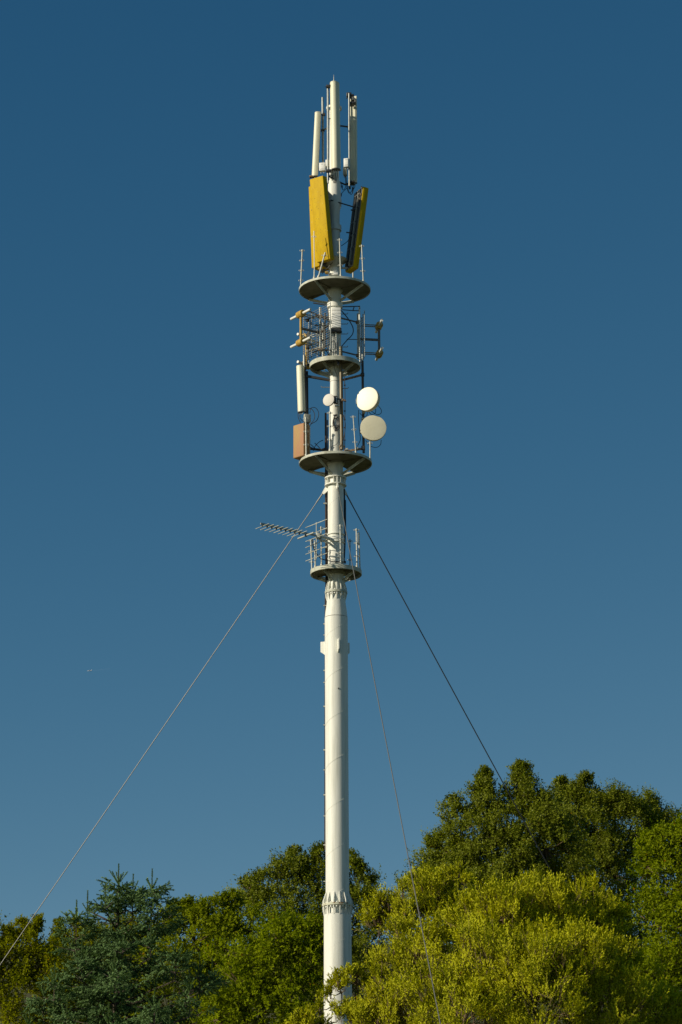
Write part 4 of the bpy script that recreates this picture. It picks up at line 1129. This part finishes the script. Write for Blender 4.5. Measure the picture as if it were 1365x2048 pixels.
tree('dark_tree', 'broad dark tree with a level rounded top, behind right', 'tree',
     [(1145, 1620, 42), (1168, 1580, 22), (1172, 1562, 11), (1130, 1582, 20), (1125, 1566, 9), (1150, 1595, 28), (1195, 1600, 18), (1228, 1605, 28), (1245, 1625, 34), (1270, 1625, 20),  (1190, 1670, 80), (1260, 1660, 60), (1145, 1700, 85), (1220, 1750, 100), (1310, 1660, 42, 2), (1300, 1625, 30, 2), (1120, 1790, 90), (1220, 1850, 110), (1340, 1680, 50, 2), (1160, 1950, 150)],
     22, 'dark', 22, shoots=17, sub=31, nleaf=10, leaf=.078, leafw=.54, shoot=.38, up=.7, spread=.6, trunk_r=.26, clump=.30, inner=.3, trunks=2)
tree('green_tree', 'bright green tree cut by the right edge of the picture', 'tree',
     [(1335, 1700, 38), (1362, 1648, 16), (1345, 1670, 20), (1295, 1735, 24), (1310, 1690, 18), (1350, 1780, 75), (1390, 1700, 70), (1320, 1850, 65), (1380, 1880, 90), (1330, 1960, 85), (1400, 1990, 100), (1300, 2050, 80), (1290, 1700, 22), (1440, 1780, 100), (1380, 2150, 130)],
     6, 'bright', 23, shoots=16, sub=22, nleaf=10, leaf=.084, leafw=.58, shoot=.36, up=.1, spread=.6, trunk_r=.2, clump=.3, hole=-1.3)
# behind the pole
tree('loose_tree', 'loose olive-green tree directly behind the mast, showing on both sides of the pole', 'tree',
     [(593, 1712, 12), (597, 1735, 24), (560, 1750, 24), (518, 1765, 20), (637, 1708, 14), (635, 1735, 22), (540, 1785, 34), (496, 1775, 14), (500, 1800, 28), (590, 1780, 60), (640, 1780, 55), (540, 1830, 75), (705, 1722, 14), (700, 1745, 24), (728, 1745, 13), (738, 1768, 12), (720, 1790, 42), (610, 1860, 90), (690, 1850, 80), (745, 1800, 20), (590, 1960, 120), (700, 1960, 110)],
     14, 'dark', 31, shoots=14, sub=26, nleaf=9, leaf=.080, leafw=.52, shoot=.38, up=.8, spread=.55, trunk_r=.2, clump=.24, inner=.3, fill=1.1, trunks=2, hole=-.62)
tree('green_tree', 'rounded mid-green tree between the spruce and the loose tree', 'tree',
     [(440, 1808, 16), (445, 1830, 32), (400, 1820, 20), (395, 1840, 30), (350, 1818, 12), (360, 1840, 30), (375, 1812, 10), (470, 1855, 42), (330, 1850, 26), (462, 1798, 12), (390, 1880, 70), (450, 1910, 75), (350, 1930, 85), (440, 1990, 90), (340, 2030, 110), (430, 2100, 120), (500, 1860, 45)],
     8, 'mid', 32, shoots=15, sub=22, nleaf=10, leaf=.080, leafw=.58, shoot=.34, up=.2, spread=.6, trunk_r=.18, clump=.26, hole=-.62, hole_scale=.7)
tree('green_tree', 'low green tree in front, left of the foot of the mast', 'tree',
     [(560, 1880, 50), (610, 1890, 50), (510, 1910, 60), (630, 1930, 55), (560, 1960, 80), (480, 1970, 70), (610, 2010, 75), (520, 2040, 90), (630, 1865, 30), (440, 2040, 60), (590, 2120, 110), (470, 2150, 110)],
     3, 'bright', 33, shoots=15, sub=22, nleaf=10, leaf=.080, leafw=.58, shoot=.34, up=.2, spread=.6, trunk_r=.15, clump=.25, trunks=2, hole=-.55, hole_scale=.65)
# left
tree('yellowing_tree', 'yellow-green tree at the lower left edge, crossed by the guy rope', 'tree',
     [(45, 1850, 10), (55, 1875, 22), (15, 1868, 12), (20, 1890, 24), (75, 1850, 10), (72, 1872, 18), (30, 1940, 70), (90, 1940, 55), (0, 2000, 90), (80, 2030, 90), (-50, 1920, 70), (30, 2130, 120)],
     13, 'yellow', 41, shoots=14, sub=22, nleaf=10, leaf=.080, leafw=.56, shoot=.34, up=.5, spread=.55, trunk_r=.15, clump=.27)
tree('yellowing_tree', 'dark yellowish tree peeping out on the left of the spruce', 'tree',
     [(118, 1852, 7), (118, 1875, 14), (112, 1895, 20), (150, 1850, 10), (152, 1880, 22), (140, 1930, 55), (190, 1900, 50), (230, 1900, 70), (180, 1980, 80), (280, 1900, 70), (120, 2010, 70), (240, 2010, 100), (200, 2120, 130)],
     15, 'yellow', 42, shoots=14, sub=20, nleaf=10, leaf=.084, leafw=.56, shoot=.34, up=.5, spread=.55, trunk_r=.15, clump=.28)

print('TRIS', sum(len(m.polygons) * (2 if len(m.polygons) and len(m.polygons[0].vertices) == 4 else 1) for m in bpy.data.meshes))
